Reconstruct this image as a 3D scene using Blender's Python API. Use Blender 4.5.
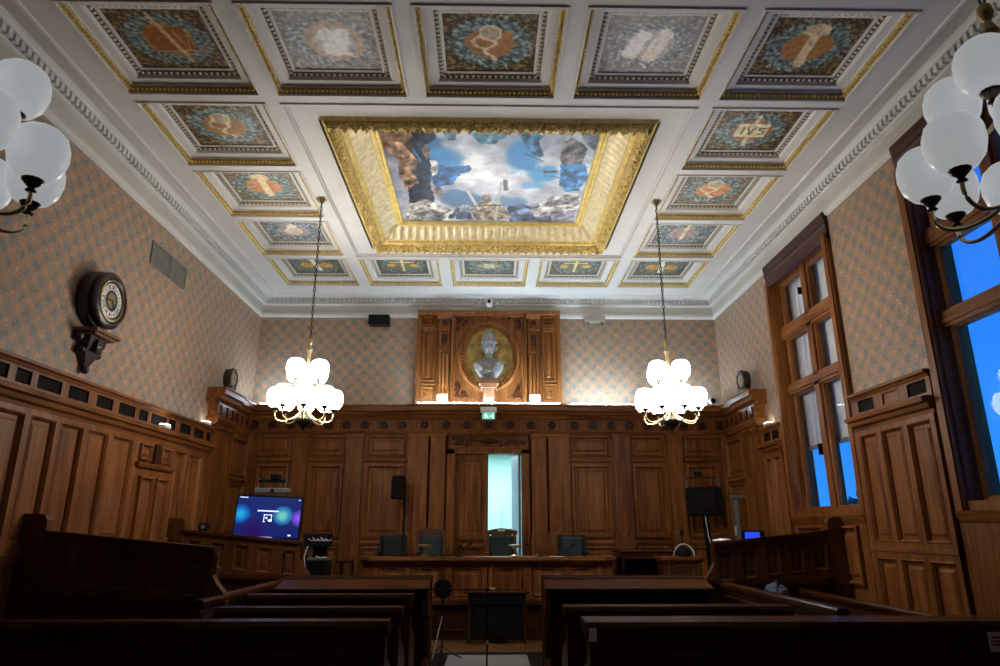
import bpy, math, random
from mathutils import Vector, Matrix, noise
random.seed(7)
PI = math.pi
for o in list(bpy.data.objects): bpy.data.objects.remove(o)
SC = bpy.context.scene
COL = SC.collection

# ------------------------------------------------------------------ camera
cd = bpy.data.cameras.new('camera'); cam = bpy.data.objects.new('camera', cd); COL.objects.link(cam)
cd.sensor_width = 36.0; cd.lens = 24.012; cd.clip_start = 0.05
cam.location = (0, 0, 1.65)
cam.rotation_euler = (math.radians(90 + 16.2965), 0, math.radians(-0.9893))
SC.camera = cam

# ------------------------------------------------------------------ world, exposure
W = bpy.data.worlds.new('world'); SC.world = W; W.use_nodes = True
nt = W.node_tree
bg = nt.nodes['Background']
tc = nt.nodes.new('ShaderNodeTexCoord'); sp = nt.nodes.new('ShaderNodeSeparateXYZ'); rp = nt.nodes.new('ShaderNodeValToRGB')
nt.links.new(tc.outputs['Generated'], sp.inputs[0]); nt.links.new(sp.outputs['Z'], rp.inputs[0])
rp.color_ramp.elements[0].position = 0.0; rp.color_ramp.elements[0].color = (0.03, 0.30, 1.0, 1)
rp.color_ramp.elements[1].position = 0.7; rp.color_ramp.elements[1].color = (0.006, 0.075, 0.75, 1)
nt.links.new(rp.outputs[0], bg.inputs['Color']); bg.inputs['Strength'].default_value = 0.9
VS = SC.view_settings
VS.view_transform = 'Standard'; VS.look = 'None'; VS.exposure = 0.28; VS.gamma = 1.0; VS.use_curve_mapping = False
GLOBE_ON = 14.0      # radiance of the lit opal globes
GLOBE_DIM = 0.26     # near pair kept weak so the view darkens towards its edges
STRIP = 110.0         # cool uplight strips on the cornice

# room constants (metres)
XW = 4.45; YB = 12.5; YR = -1.5; FZ = 0.1; CZ = 5.95; WT = 5.66

# ------------------------------------------------------------------ mesh builder
class B:
    def __init__(s): s.v = []; s.f = []; s.c = None; s.sm = False
    def add(s, vs, fs):
        n = len(s.v); s.v += [tuple(p) for p in vs]; s.f += [tuple(i + n for i in f) for f in fs]; return s
    def box(s, x0, x1, y0, y1, z0, z1):
        return s.add([(x0,y0,z0),(x1,y0,z0),(x1,y1,z0),(x0,y1,z0),(x0,y0,z1),(x1,y0,z1),(x1,y1,z1),(x0,y1,z1)],
                     [(0,3,2,1),(4,5,6,7),(0,1,5,4),(1,2,6,5),(2,3,7,6),(3,0,4,7)])
    def tbox(s, M, sx, sy, sz):
        q = [M @ Vector(p) for p in [(-sx,-sy,-sz),(sx,-sy,-sz),(sx,sy,-sz),(-sx,sy,-sz),(-sx,-sy,sz),(sx,-sy,sz),(sx,sy,sz),(-sx,sy,sz)]]
        return s.add(q, [(0,3,2,1),(4,5,6,7),(0,1,5,4),(1,2,6,5),(2,3,7,6),(3,0,4,7)])
    def cbox(s, x0, x1, y0, y1, z0, z1, c=0.01):
        """box with chamfered vertical and horizontal edges"""
        c = min(c, (x1-x0)*.4, (y1-y0)*.4, (z1-z0)*.4)
        R = lambda i, z: [(x0+i+c,y0+i,z),(x1-i-c,y0+i,z),(x1-i,y0+i+c,z),(x1-i,y1-i-c,z),(x1-i-c,y1-i,z),(x0+i+c,y1-i,z),(x0+i,y1-i-c,z),(x0+i,y0+i+c,z)]
        vs = R(c, z0) + R(0, z0+c) + R(0, z1-c) + R(c, z1)
        fs = [tuple(range(7,-1,-1)), tuple(range(24,32))]
        for k in range(3):
            for i in range(8): fs.append((k*8+i, k*8+(i+1)%8, k*8+8+(i+1)%8, k*8+8+i))
        return s.add(vs, fs)
    def lathe(s, prof, n=16, o=(0,0,0), M=None, cap=True):
        vs = []
        for (r, z) in prof:
            for i in range(n):
                a = 2*PI*i/n; p = Vector((r*math.cos(a), r*math.sin(a), z))
                if M is not None: p = M @ p
                vs.append((p[0]+o[0], p[1]+o[1], p[2]+o[2]))
        fs = []
        for k in range(len(prof)-1):
            for i in range(n): fs.append((k*n+i, k*n+(i+1)%n, (k+1)*n+(i+1)%n, (k+1)*n+i))
        if cap:
            fs.append(tuple(range(n-1,-1,-1))); fs.append(tuple(range((len(prof)-1)*n, len(prof)*n)))
        s.sm = True
        return s.add(vs, fs)
    def tube(s, pts, r, n=8):
        P = [Vector(p) for p in pts]; vs = []; fs = []
        for k, p in enumerate(P):
            t = (P[min(k+1,len(P)-1)] - P[max(k-1,0)]).normalized()
            ref = Vector((0,0,1)) if abs(t.z) < .9 else Vector((1,0,0))
            a = t.cross(ref).normalized(); b = t.cross(a)
            rr = r[k] if isinstance(r, (list, tuple)) else r
            for i in range(n):
                w = 2*PI*i/n; vs.append(p + (a*math.cos(w) + b*math.sin(w))*rr)
        for k in range(len(P)-1):
            for i in range(n): fs.append((k*n+i, k*n+(i+1)%n, (k+1)*n+(i+1)%n, (k+1)*n+i))
        fs.append(tuple(range(n-1,-1,-1))); fs.append(tuple(range((len(P)-1)*n, len(P)*n)))
        s.sm = True
        return s.add(vs, fs)
    def prism(s, poly, fn0, fn1):
        n = len(poly)
        vs = [fn0(*p) for p in poly] + [fn1(*p) for p in poly]
        fs = [tuple(range(n)), tuple(range(2*n-1, n-1, -1))]
        for i in range(n): fs.append((i, i+n, (i+1)%n+n, (i+1)%n))
        return s.add(vs, fs)
    def rings(s, o, u, v, n, w, h, steps, cap=True, back=None):
        """concentric rectangles (inset, depth along n) from corner o spanned by u*w, v*h"""
        o, u, v, n = Vector(o), Vector(u), Vector(v), Vector(n)
        vs = []; fs = []
        for (i, d) in steps:
            for (a, b) in ((i,i),(w-i,i),(w-i,h-i),(i,h-i)): vs.append(o + u*a + v*b + n*d)
        for k in range(len(steps)-1):
            for j in range(4): fs.append((k*4+j, k*4+(j+1)%4, k*4+4+(j+1)%4, k*4+4+j))
        m = (len(steps)-1)*4
        if cap: fs.append((m, m+1, m+2, m+3))
        if back: fs.append((3,2,1,0))
        return s.add(vs, fs)
    def ball(s, c, rx, ry, rz, n=10, m=6, M=None):
        prof = [(math.sin(PI*(k+.0)/m), -math.cos(PI*k/m)) for k in range(m+1)]
        prof[0] = (.02, -1); prof[-1] = (.02, 1)
        Mx = (M or Matrix.Identity(3)) @ Matrix.Diagonal((rx, ry, rz))
        return s.lathe(prof, n, c, Mx)

def mk(name, b, mat, parent=None, loc=None, label=None, cat=None, group=None, kind=None, smooth=None):
    me = bpy.data.meshes.new(name)
    me.from_pydata([tuple(p) for p in b.v], [], b.f); me.update()
    if mat is not None:
        me.materials.append(mat)
    if (b.sm if smooth is None else smooth):
        me.polygons.foreach_set('use_smooth', [True]*len(me.polygons))
        me.set_sharp_from_angle(angle=math.radians(40))
    if b.c is not None:
        ca = me.color_attributes.new('Col', 'FLOAT_COLOR', 'POINT')
        flat = []
        for c in b.c: flat += [c[0], c[1], c[2], 1.0]
        ca.data.foreach_set('color', flat)
    o = bpy.data.objects.new(name, me); COL.objects.link(o)
    if parent is not None: o.parent = parent
    if loc: o.location = loc
    tag(o, label, cat, group, kind)
    return o
def tag(o, label=None, cat=None, group=None, kind=None):
    if label: o['label'] = label
    if cat: o['category'] = cat
    if group: o['group'] = group
    if kind: o['kind'] = kind
    return o
def thing(name, loc, label, cat, group=None, rz=0.0, kind=None, rot=None):
    o = bpy.data.objects.new(name, None); COL.objects.link(o)
    o.location = loc; o.rotation_euler = rot or (0, 0, rz)
    return tag(o, label, cat, group, kind)
def link_copy(o, parent=None, loc=None, name=None):
    c = o.copy(); COL.objects.link(c); c.parent = parent
    if loc is not None: c.location = loc
    for ch in [x for x in bpy.data.objects if x.parent == o and x != c]:
        link_copy(ch, c)
    return c
def inst(src, parent, loc=(0,0,0), rot=(0,0,0), scale=(1,1,1)):
    """another object sharing the mesh of src"""
    c = src.copy(); COL.objects.link(c); c.parent = parent; c.location = loc; c.rotation_euler = rot; c.scale = scale
    return c

# ------------------------------------------------------------------ materials
def srgb(r, g, b):
    f = lambda c: (c/255/12.92) if c/255 <= .04045 else ((c/255+.055)/1.055)**2.4
    return (f(r), f(g), f(b), 1)
class Mat:
    def __init__(s, name):
        s.m = bpy.data.materials.new(name); s.m.use_nodes = True
        s.t = s.m.node_tree; s.b = s.t.nodes['Principled BSDF']
    def n(s, typ, **kw):
        x = s.t.nodes.new('ShaderNode' + typ)
        for k, v in kw.items(): setattr(x, k, v)
        return x
    def l(s, a, b): s.t.links.new(a, b)
    def ramp(s, fac, stops):
        r = s.n('ValToRGB'); el = r.color_ramp.elements
        while len(el) < len(stops): el.new(.5)
        for e, (p, c) in zip(el, stops): e.position = p; e.color = c if len(c) == 4 else (*c, 1)
        s.l(fac, r.inputs[0]); return r.outputs[0]
    def coords(s, scale=(1,1,1), kind='Object'):
        tc = s.n('TexCoord'); mp = s.n('Mapping'); mp.inputs['Scale'].default_value = scale
        s.l(tc.outputs[kind], mp.inputs[0]); return mp.outputs[0]
    def noise(s, vec, scale, detail=3, rough=.5, dist=0):
        x = s.n('TexNoise'); x.inputs['Scale'].default_value = scale; x.inputs['Detail'].default_value = detail
        x.inputs['Roughness'].default_value = rough; x.inputs['Distortion'].default_value = dist
        s.l(vec, x.inputs['Vector']); return x.outputs['Fac']
    def bump(s, h, strength=.2, dist=.01):
        x = s.n('Bump'); x.inputs['Strength'].default_value = strength; x.inputs['Distance'].default_value = dist
        s.l(h, x.inputs['Height']); s.l(x.outputs[0], s.b.inputs['Normal'])
    def math(s, op, a, b=None):
        x = s.n('Math', operation=op)
        for i, q in enumerate((a, b)):
            if q is None: continue
            if isinstance(q, (int, float)): x.inputs[i].default_value = q
            else: s.l(q, x.inputs[i])
        return x.outputs[0]
    def mix(s, f, a, b):
        x = s.n('Mix', data_type='RGBA')
        if isinstance(f, (int, float)): x.inputs[0].default_value = f
        else: s.l(f, x.inputs[0])
        for i, q in ((6, a), (7, b)):
            if isinstance(q, tuple): x.inputs[i].default_value = q if len(q) == 4 else (*q, 1)
            else: s.l(q, x.inputs[i])
        return x.outputs[2]
    def set(s, base=None, rough=None, metal=None, spec=None, coat=None):
        I = s.b.inputs
        if base is not None:
            if isinstance(base, tuple): I['Base Color'].default_value = base if len(base) == 4 else (*base, 1)
            else: s.l(base, I['Base Color'])
        if rough is not None: I['Roughness'].default_value = rough
        if metal is not None: I['Metallic'].default_value = metal
        if spec is not None: I['Specular IOR Level'].default_value = spec
        if coat is not None: I['Coat Weight'].default_value = coat
        return s

def wood(name, dark, mid, light, axis='z', rough=.45):
    M = Mat(name)
    sc = {'z': (7, 7, .55), 'x': (.55, 7, 7), 'y': (7, .55, 7)}[axis]
    v = M.coords(sc)
    a = M.noise(v, 2.2, 5, .62, .6)
    fine = M.noise(M.coords(tuple(q*6 for q in sc)), 3.0, 2, .5)
    big = M.noise(M.coords((1.3, 1.3, .5)), 1.0, 2)
    c = M.ramp(a, [(.28, dark), (.5, mid), (.75, light)])
    c = M.mix(M.math('MULTIPLY', fine, .45), c, dark)
    c = M.mix(M.math('MULTIPLY', M.math('SUBTRACT', big, .35), .9), c, light)
    M.set(c, rough, spec=.22)
    M.bump(fine, .12, .004)
    return M.m
WD = ((.050,.0120,.0024), (.205,.067,.0145), (.42,.165,.042))
OAK = wood('oak_vertical', *WD); OAKX = wood('oak_across', *WD, axis='x'); OAKY = wood('oak_lengthwise', *WD, axis='y')
PD = ((.020,.006,.002), (.058,.019,.0065), (.115,.042,.014))
PEWX = wood('dark_oak_across', *PD, axis='x', rough=.26); PEWY = wood('dark_oak_lengthwise', *PD, axis='y', rough=.26); PEWZ = wood('dark_oak_vertical', *PD, rough=.36)
MAH = wood('mahogany', (.02,.006,.004), (.055,.016,.010), (.10,.032,.02), rough=.3)
RED = wood('window_header_wood', (.03,.011,.009), (.07,.027,.021), (.11,.045,.034), axis='y')
def plain(name, c, rough=.5, metal=0, spec=.5, var=.12, scale=6, bump=0):
    M = Mat(name); f = M.noise(M.coords(), scale, 3)
    c = c[:3]; d = tuple(q*(1-var) for q in c); e = tuple(min(1, q*(1+var)) for q in c)
    M.set(M.ramp(f, [(.3, d), (.7, e)]), rough, metal, spec)
    if bump: M.bump(M.noise(M.coords(), 60, 2), bump, .003)
    return M.m
PLASTER = plain('ceiling_plaster', (.66,.645,.615), .6, var=.05, scale=2)
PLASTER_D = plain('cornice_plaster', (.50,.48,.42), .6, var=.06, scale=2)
CREAM = plain('cream_moulding', (.62,.56,.44), .5, var=.1, scale=20)
BRONZE = plain('dark_bronze_moulding', (.17,.12,.055), .5, .3, var=.3, scale=20)
GOLD = plain('gilding', (.90,.66,.22), .36, .22, var=.22, scale=14)
ANTGOLD = plain('antique_gilding', (.46,.31,.095), .45, .2, var=.3, scale=20)
GOLDP = plain('pale_gilding', (.84,.72,.44), .42, .12, var=.18, scale=16)
def goldleaf():
    M = Mat('carved_gilding'); f = M.noise(M.coords(), 26, 3, .6, 1.2)
    M.set(M.ramp(f, [(.32, (.26,.15,.03)), (.50, (.78,.55,.17)), (.66, (1.0,.80,.36))]), .32, .4)  # dark valley shading of the carving is mixed into the gold colour
    M.bump(f, .9, .03); return M.m
GOLDLEAF = goldleaf()
BRASS = plain('aged_brass', (.50,.41,.22), .28, .9, var=.25, scale=20)
DKBRASS = plain('dark_brass', (.06,.05,.03), .3, .85, var=.3, scale=20)
BLACK = plain('black_plastic', (.006,.006,.007), .55, var=.2, spec=.2)
BLKMET = plain('black_metal', (.012,.012,.014), .35, .5, var=.2)
GREY = plain('grey_plastic', (.17,.17,.165), .4, var=.08)
WHITE = plain('white_plastic', (.75,.75,.74), .4, var=.04)
PAPER = plain('paper', (.72,.74,.78), .7, var=.05)
LEATHER = plain('green_leather', (.028,.045,.042), .38, var=.25, scale=12, bump=.2)
BLKLEATHER = plain('black_leather', (.012,.014,.014), .38, var=.25, scale=12, bump=.2)
MARBLE = plain('bust_plaster', (.25,.25,.245), .42, var=.14, scale=5)
TERRA = plain('console_wood', (.33,.165,.09), .4, var=.2, scale=8)
GRILLE = plain('dark_grille', (.010,.008,.006), .8, var=.3, scale=30, spec=.1)
VENT = plain('vent_metal', (.20,.19,.165), .5, .2, var=.1)
TEAL = plain('anteroom_paint', (.50,.74,.72), .6, var=.03, scale=1.5)
BLUELIT = plain('blue_lit_door_edge', (.30,.36,.52), .4, var=.1)  # blue light on the open oak leaf, put into its base colour
CARPET = plain('grey_carpet', (.24,.235,.23), .9, var=.1, scale=40, bump=.3)
BAG = plain('blue_grey_cloth', (.05,.065,.12), .85, var=.5, scale=9, bump=.4)
DARKIRON = plain('clock_dark_wood', (.030,.014,.010), .3, var=.3, scale=15)
LEAFM = plain('tree_leaves', (.10,.22,.16), .8, var=.4, scale=3)
BARK = plain('tree_bark', (.07,.05,.04), .9, var=.3)
STONE = plain('facade_render', (.35,.34,.33), .8, var=.1)

def wallpaper():
    M = Mat('wallpaper')
    tc = M.n('TexCoord'); s3 = M.n('SeparateXYZ'); M.l(tc.outputs['Object'], s3.inputs[0])
    nz = M.n('TexNoise'); nz.inputs['Scale'].default_value = 17; nz.inputs['Detail'].default_value = 4
    M.l(tc.outputs['Object'], nz.inputs['Vector'])
    sc = M.n('SeparateColor'); M.l(nz.outputs['Color'], sc.inputs[0])
    u = M.math('ADD', s3.outputs['X'], s3.outputs['Y'])
    u = M.math('ADD', u, M.math('MULTIPLY', M.math('SUBTRACT', sc.outputs[0], .5), .21))
    v = M.math('ADD', s3.outputs['Z'], M.math('MULTIPLY', M.math('SUBTRACT', sc.outputs[1], .5), .21))
    k = 2*PI/.25
    f = M.math('MULTIPLY', M.math('COSINE', M.math('MULTIPLY', u, k)), M.math('COSINE', M.math('MULTIPLY', v, k)))
    f = M.math('ADD', M.math('MULTIPLY', f, .34), .5)
    fine = M.noise(tc.outputs['Object'], 42, 3)
    f = M.math('ADD', f, M.math('MULTIPLY', M.math('SUBTRACT', fine, .5), 1.6))
    c = M.ramp(f, [(.06, (.18,.18,.175)), (.34, (.245,.225,.20)), (.48, (.36,.265,.185)), (.58, (.41,.25,.15)), (.76, (.43,.205,.11)), (1.0, (.58,.42,.30))])
    M.set(c, .5, spec=.35)
    return M.m
PAPERW = wallpaper()
def parquet():
    M = Mat('parquet')
    tc = M.n('TexCoord'); s3 = M.n('SeparateXYZ'); M.l(tc.outputs['Object'], s3.inputs[0])
    # chevron: fold x into a triangle wave and shear y
    tri = M.math('PINGPONG', s3.outputs['X'], .35)
    y = M.math('ADD', s3.outputs['Y'], tri)
    br = M.math('FRACT', M.math('MULTIPLY', y, 9.0))
    idx = M.math('FLOOR', M.math('MULTIPLY', y, 9.0))
    wn = M.n('TexWhiteNoise', noise_dimensions='2D'); cx = M.n('CombineXYZ'); M.l(idx, cx.inputs[0]); M.l(M.math('FLOOR', M.math('MULTIPLY', s3.outputs['X'], 1/.35)), cx.inputs[1])
    M.l(cx.outputs[0], wn.inputs['Vector'])
    g = M.noise(M.coords((20, 3, 3)), 3, 4)
    c = M.ramp(M.math('ADD', M.math('MULTIPLY', wn.outputs['Value'], .6), M.math('MULTIPLY', g, .4)), [(.1, (.07,.032,.012)), (.5, (.16,.08,.03)), (.95, (.30,.16,.065))])
    c = M.mix(M.math('LESS_THAN', br, .05), c, (.02,.01,.005))
    M.set(c, .35); return M.m
PARQ = parquet()
def vcol(name, rough=.45, grain=.25, scale=25, spec=.4):
    M = Mat(name); a = M.n('Attribute'); a.attribute_name = 'Col'
    g = M.noise(M.coords(), scale, 3)
    x = M.n('Mix', data_type='RGBA', blend_type='OVERLAY'); x.inputs[0].default_value = grain
    M.l(a.outputs['Color'], x.inputs[6])
    M.l(M.ramp(g, [(.2, (.2,.2,.2)), (.8, (.8,.8,.8))]), x.inputs[7])
    M.set(x.outputs[2], rough, spec=spec); return M.m
PAINT = vcol('oil_painting', .33); FRESCO = vcol('painted_panel', .42, .18, 30)
PRINT = vcol('print', .5, 0)
def emit(name, c, s, k=.8):
    M = Mat(name); M.set((c[0]*k, c[1]*k, c[2]*k), .3)
    M.b.inputs['Emission Color'].default_value = (*c, 1); M.b.inputs['Emission Strength'].default_value = s
    return M.m
OPAL = emit('opal_glass_lit', (1.0, .95, .87), GLOBE_ON)
OPALD = emit('opal_glass_greyed', (.93, .97, 1.0), GLOBE_DIM, .26)  # near globes: greyer base and weak glow imitate edge darkening
LED = emit('cool_uplight', (.66, .85, 1.0), STRIP)
LEDW = emit('flood_lamp_lens', (1.0, .95, .85), 9.0)
def screen_mat():
    M = Mat('screen'); a = M.n('Attribute'); a.attribute_name = 'Col'
    M.set((.01,.01,.012), .2); M.l(a.outputs['Color'], M.b.inputs['Emission Color']); M.b.inputs['Emission Strength'].default_value = 1.0
    return M.m
SCREEN = screen_mat()
def glass_mat():
    M = Mat('window_glass'); t = M.t
    tr = M.n('BsdfTransparent'); gl = M.n('BsdfGlossy'); gl.inputs['Roughness'].default_value = .02
    lw = M.n('LayerWeight'); lw.inputs['Blend'].default_value = .22
    mx = M.n('MixShader'); M.l(lw.outputs['Fresnel'], mx.inputs[0]); M.l(tr.outputs[0], mx.inputs[1]); M.l(gl.outputs[0], mx.inputs[2])
    M.l(mx.outputs[0], t.nodes['Material Output'].inputs['Surface']); return M.m
GLASS = glass_mat()

# ------------------------------------------------------------------ wall-plane helpers: a along the wall, z up, d out of the wall into the room
def P(pl, a, z, d):
    if pl == 'B': return Vector((a, YB - d, z))
    if pl == 'L': return Vector((-XW + d, a, z))
    return Vector((XW - d, a, z))
AX = {'B': (Vector((1,0,0)), Vector((0,-1,0))), 'L': (Vector((0,1,0)), Vector((1,0,0))), 'R': (Vector((0,1,0)), Vector((-1,0,0)))}
def pbox(b, pl, a0, a1, z0, z1, d0, d1):
    p, q = P(pl, a0, z0, d0), P(pl, a1, z1, d1)
    return b.box(min(p.x,q.x), max(p.x,q.x), min(p.y,q.y), max(p.y,q.y), min(p.z,q.z), max(p.z,q.z))
def mould(b, pl, a0, a1, prof):
    return b.prism(prof, lambda d, z: P(pl, a0, z, d), lambda d, z: P(pl, a1, z, d))
def prings(b, pl, a0, a1, z0, z1, d, steps, cap=True):
    u, n = AX[pl]
    return b.rings(P(pl, a0, z0, d), u, (0,0,1), n, a1-a0, z1-z0, steps, cap)
PANEL = [(0,0),(.004,.045),(.028,.052),(.042,.028),(.048,.003),(.085,.003),(.118,.024)]
def panel(pl, a0, a1, z0, z1, d, parent, mat=OAK, name='panel', steps=PANEL):
    s = min(1.0, (a1-a0)/.30, (z1-z0)/.30)
    b = B(); prings(b, pl, a0, a1, z0, z1, d, [(i*s, h) for i, h in steps]); return mk(name, b, mat, parent)
def holed(pl, a0, a1, z0, z1, holes, d=0):
    """flat wall rectangle with rectangular openings"""
    A = sorted({a0, a1, *[h[0] for h in holes], *[h[1] for h in holes]}); Z = sorted({z0, z1, *[h[2] for h in holes], *[h[3] for h in holes]})
    b = B()
    for i in range(len(A)-1):
        for j in range(len(Z)-1):
            ca, cz = (A[i]+A[i+1])/2, (Z[j]+Z[j+1])/2
            if any(h[0] < ca < h[1] and h[2] < cz < h[3] for h in holes): continue
            b.add([P(pl,A[i],Z[j],d), P(pl,A[i+1],Z[j],d), P(pl,A[i+1],Z[j+1],d), P(pl,A[i],Z[j+1],d)], [(0,1,2,3)])
    return b

# ================================================================== ROOM SHELL
DOOR = (-.60, .60, .58, 2.94)
W1 = (8.07, 9.80); W2 = (4.40, 6.27); WZ = (1.80, 5.34)
LDOOR = (8.44, 9.40)
floor = mk('floor', B().add([(-XW,YR,FZ),(XW,YR,FZ),(XW,YB,FZ),(-XW,YB,FZ)], [(0,1,2,3)]), PARQ, kind='structure', label='chevron parquet floor of the courtroom')
wall_l = mk('wall_left', holed('L', YR, YB, FZ, 6.02, []), PAPERW, kind='structure', label='patterned papered wall above dark panelling with the round clock')
wall_r = mk('wall_right', holed('R', YR, YB, FZ, 6.02, [(*W1, *WZ), (*W2, *WZ)]), PAPERW, kind='structure', label='papered wall with tall wooden windows')
wall_b = mk('wall_back', holed('B', -XW, XW, FZ, 6.02, [DOOR]), PAPERW, kind='structure', label='papered wall over carved oak panelling behind the bench')
wall_n = mk('added_wall_front', B().add([(-XW,YR,FZ),(XW,YR,FZ),(XW,YR,6.02),(-XW,YR,6.02)], [(3,2,1,0)]), PEWZ, kind='structure', label='dark panelled wall opposite the judges bench')  # wall behind the camera, dark wood chosen to absorb bounce light
dais = mk('platform', B().box(-XW+.06, XW-.06, 10.62, 12.27, FZ, .58), PEWX, kind='structure', label='raised wooden platform under the judges bench')

# ------------------------------------------------------------------ ceiling
CX_ = [-3.05, -1.525, 0, 1.525, 3.05]; CYR = [5.34 + 1.41*k for k in range(5)]
HX, HY = .66, .62
FX, FY0, FY1 = 2.19, 6.14, 10.24
cof = []
for r in range(5):
    for c in range(5):
        if 1 <= r <= 3 and 1 <= c <= 3: continue
        cof.append((r, c, CX_[c], CYR[r]))
holes = [(x-HX, x+HX, y-HY, y+HY) for (_,_,x,y) in cof] + [(-FX, FX, FY0, FY1)]
A = sorted({-XW+.40, XW-.40, *[h[0] for h in holes], *[h[1] for h in holes]}); Y_ = sorted({YR, YB-.40, *[h[2] for h in holes], *[h[3] for h in holes]})
b = B()
for i in range(len(A)-1):
    for j in range(len(Y_)-1):
        ca, cy = (A[i]+A[i+1])/2, (Y_[j]+Y_[j+1])/2
        if any(h[0] < ca < h[1] and h[2] < cy < h[3] for h in holes): continue
        b.add([(A[i],Y_[j],CZ),(A[i+1],Y_[j],CZ),(A[i+1],Y_[j+1],CZ),(A[i],Y_[j+1],CZ)], [(3,2,1,0)])
ceiling = mk('ceiling', b, PLASTER, kind='structure', label='white plaster coffered ceiling with gilt mouldings')
mk('attic_slab', B().box(-XW-.2, XW+.2, YR-.2, YB+.2, 6.30, 6.4), PLASTER, ceiling)

def perim(prof):
    """sweep a (offset, z) profile along left wall, back wall and right wall"""
    b = B(); n = len(prof)
    for (o, z) in prof:
        b.v += [(-XW+o, YR, z), (-XW+o, YB-o, z), (XW-o, YB-o, z), (XW-o, YR, z)]
    for k in range(n-1):
        for j in range(3): b.f.append((k*4+j, k*4+j+1, k*4+5+j, k*4+4+j))
    return b
mk('cornice_fillet', perim([(0,5.60),(.035,5.62),(.045,5.66),(.03,5.69),(.03,5.70)]), PLASTER, ceiling)
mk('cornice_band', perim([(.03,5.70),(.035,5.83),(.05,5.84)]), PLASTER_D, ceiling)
mk('cornice_moulding', perim([(.05,5.84),(.10,5.845),(.105,5.875),(.085,5.88),(.085,5.96),(.155,5.965),(.17,5.99),(.20,6.02),(.33,6.025),(.36,6.0),(.37,5.955),(.40,5.935),(.435,5.935),(.45,5.951)]), PLASTER, ceiling)
b = B(); s = .085
y = 3.6
while y < YB-.15:
    for sx in (-1, 1):
        xa, xb = sorted((sx*(XW-.085), sx*(XW-.145))); b.box(xa, xb, y, y+.05, 5.885, 5.962)
    y += s
x = -XW+.17
while x < XW-.17:
    b.box(x, x+.05, YB-.145, YB-.085, 5.885, 5.962); x += s
mk('dentil_row', b, PLASTER, ceiling, kind='stuff')
# thin fillet around the central field
b = B()
for (g, h) in ((0, .0),):
    b.rings((-FX-.03, FY0-.03, CZ), (1,0,0), (0,1,0), (0,0,1), 2*FX+.06, FY1-FY0+.06, [(0,0),(0,-.015),(.03,-.015),(.03,.02),(.06,.02),(.06,.035),(.32,.035)], cap=False)
mk('field_moulding', b, PLASTER, ceiling)

# ------------------------------------------------------------------ coffers
def seg(p, a, b):
    ax, ay = a; bx, by = b; dx, dy = bx-ax, by-ay
    t = max(0, min(1, ((p[0]-ax)*dx + (p[1]-ay)*dy)/(dx*dx+dy*dy+1e-9)))
    return math.hypot(p[0]-ax-t*dx, p[1]-ay-t*dy)
def lin(c): return srgb(*c)[:3]
def nz(u, v, s, k=0): return noise.fractal(Vector((u*s, v*s, k*7.3)), 1.0, 2.0, 4)
def motif_mirror(u, v):
    d = math.hypot((u-.5), (v-.33)*1.0)
    if d < .125: return (150,140,118) if d < .105 else (196,178,150)
    w = .5 + .055*math.sin((v-.42)*22)
    if .44 < v < .80 and abs(u-w) < .028: return (190,170,142)
    if abs(math.hypot(u-.42, v-.48)-.10) < .018 and u < .44: return (180,160,130)
def motif_book(u, v):
    if .30 < u < .70 and .33 < v < .66:
        for poly in ([((.38,.42),(.38,.58))], [((.44,.42),(.49,.58)),((.49,.58),(.54,.42))],
                     [((.66,.44),(.60,.43)),((.60,.43),(.60,.49)),((.60,.49),(.66,.51)),((.66,.51),(.66,.57)),((.66,.57),(.60,.58))]):
            for (a, c) in poly:
                if seg((u,v), a, c) < .014: return (96,84,62)
        return (196,184,150) if abs(u-.5+.0) > .006 else (150,138,108)
    if seg((u,v), (.5,.14), (.5,.33)) < .02 or seg((u,v), (.5,.66), (.5,.86)) < .02: return (172,160,130)
def motif_sword(u, v):
    if seg((u,v), (.52,.14), (.50,.80)) < .035: return (184,168,140)
    if seg((u,v), (.38,.28), (.64,.26)) < .022: return (170,150,118)
def motif_scales(u, v):
    if seg((u,v), (.44,.10), (.62,.88)) < .026: return (168,140,102)
    if seg((u,v), (.32,.70), (.84,.68)) < .014: return (160,120,70)
    if seg((u,v), (.66,.68), (.60,.34)) < .010 or seg((u,v), (.66,.68), (.74,.36)) < .010: return (150,112,64)
    if .30 < u < .72 and .30 < v < .70: return (118,70,24)
def motif_column(u, v):
    if seg((u,v), (.50,.24), (.52,.80)) < .055: return (200,176,140)
    if math.hypot((u-.5)*.7, v-.22) < .10: return (190,166,130)
def motif_tablets(u, v):
    n = .03*nz(u, v, 14, 5)
    if seg((u,v), (.40,.35), (.32,.66)) < .085+n: return (214,204,198)
    if seg((u,v), (.64,.32), (.55,.70)) < .085+n: return (206,188,178)
def motif_shield(u, v):
    n = .05*nz(u, v, 9, 2)
    if abs(u-.55) < .15+n and abs(v-.52) < .22+n: return (196,196,194)
    if abs(math.hypot(u-.55, v-.5)-.27) < .05+n: return (150,128,112)
def motif_owl(u, v):
    n = .03*nz(u, v, 10, 3)
    if math.hypot(u-.5, (v-.52)*1.1) < .16+n: return (176,166,150)
    if math.hypot(u-.5, v-.32) < .09+n: return (192,182,166)
def motif_pair(u, v):
    if seg((u,v), (.47,.2), (.54,.8)) < .05: return (196,190,172)
    if math.hypot((u-.32), (v-.52)) < .13 or math.hypot((u-.70), (v-.52)) < .13: return (176,130,58)
def motif_balance(u, v):
    if seg((u,v), (.5,.22), (.5,.80)) < .03 or seg((u,v), (.28,.32), (.72,.32)) < .025: return (196,170,120)
    if math.hypot(u-.28, v-.50) < .09 or math.hypot(u-.72, v-.50) < .09: return (184,140,66)
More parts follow.
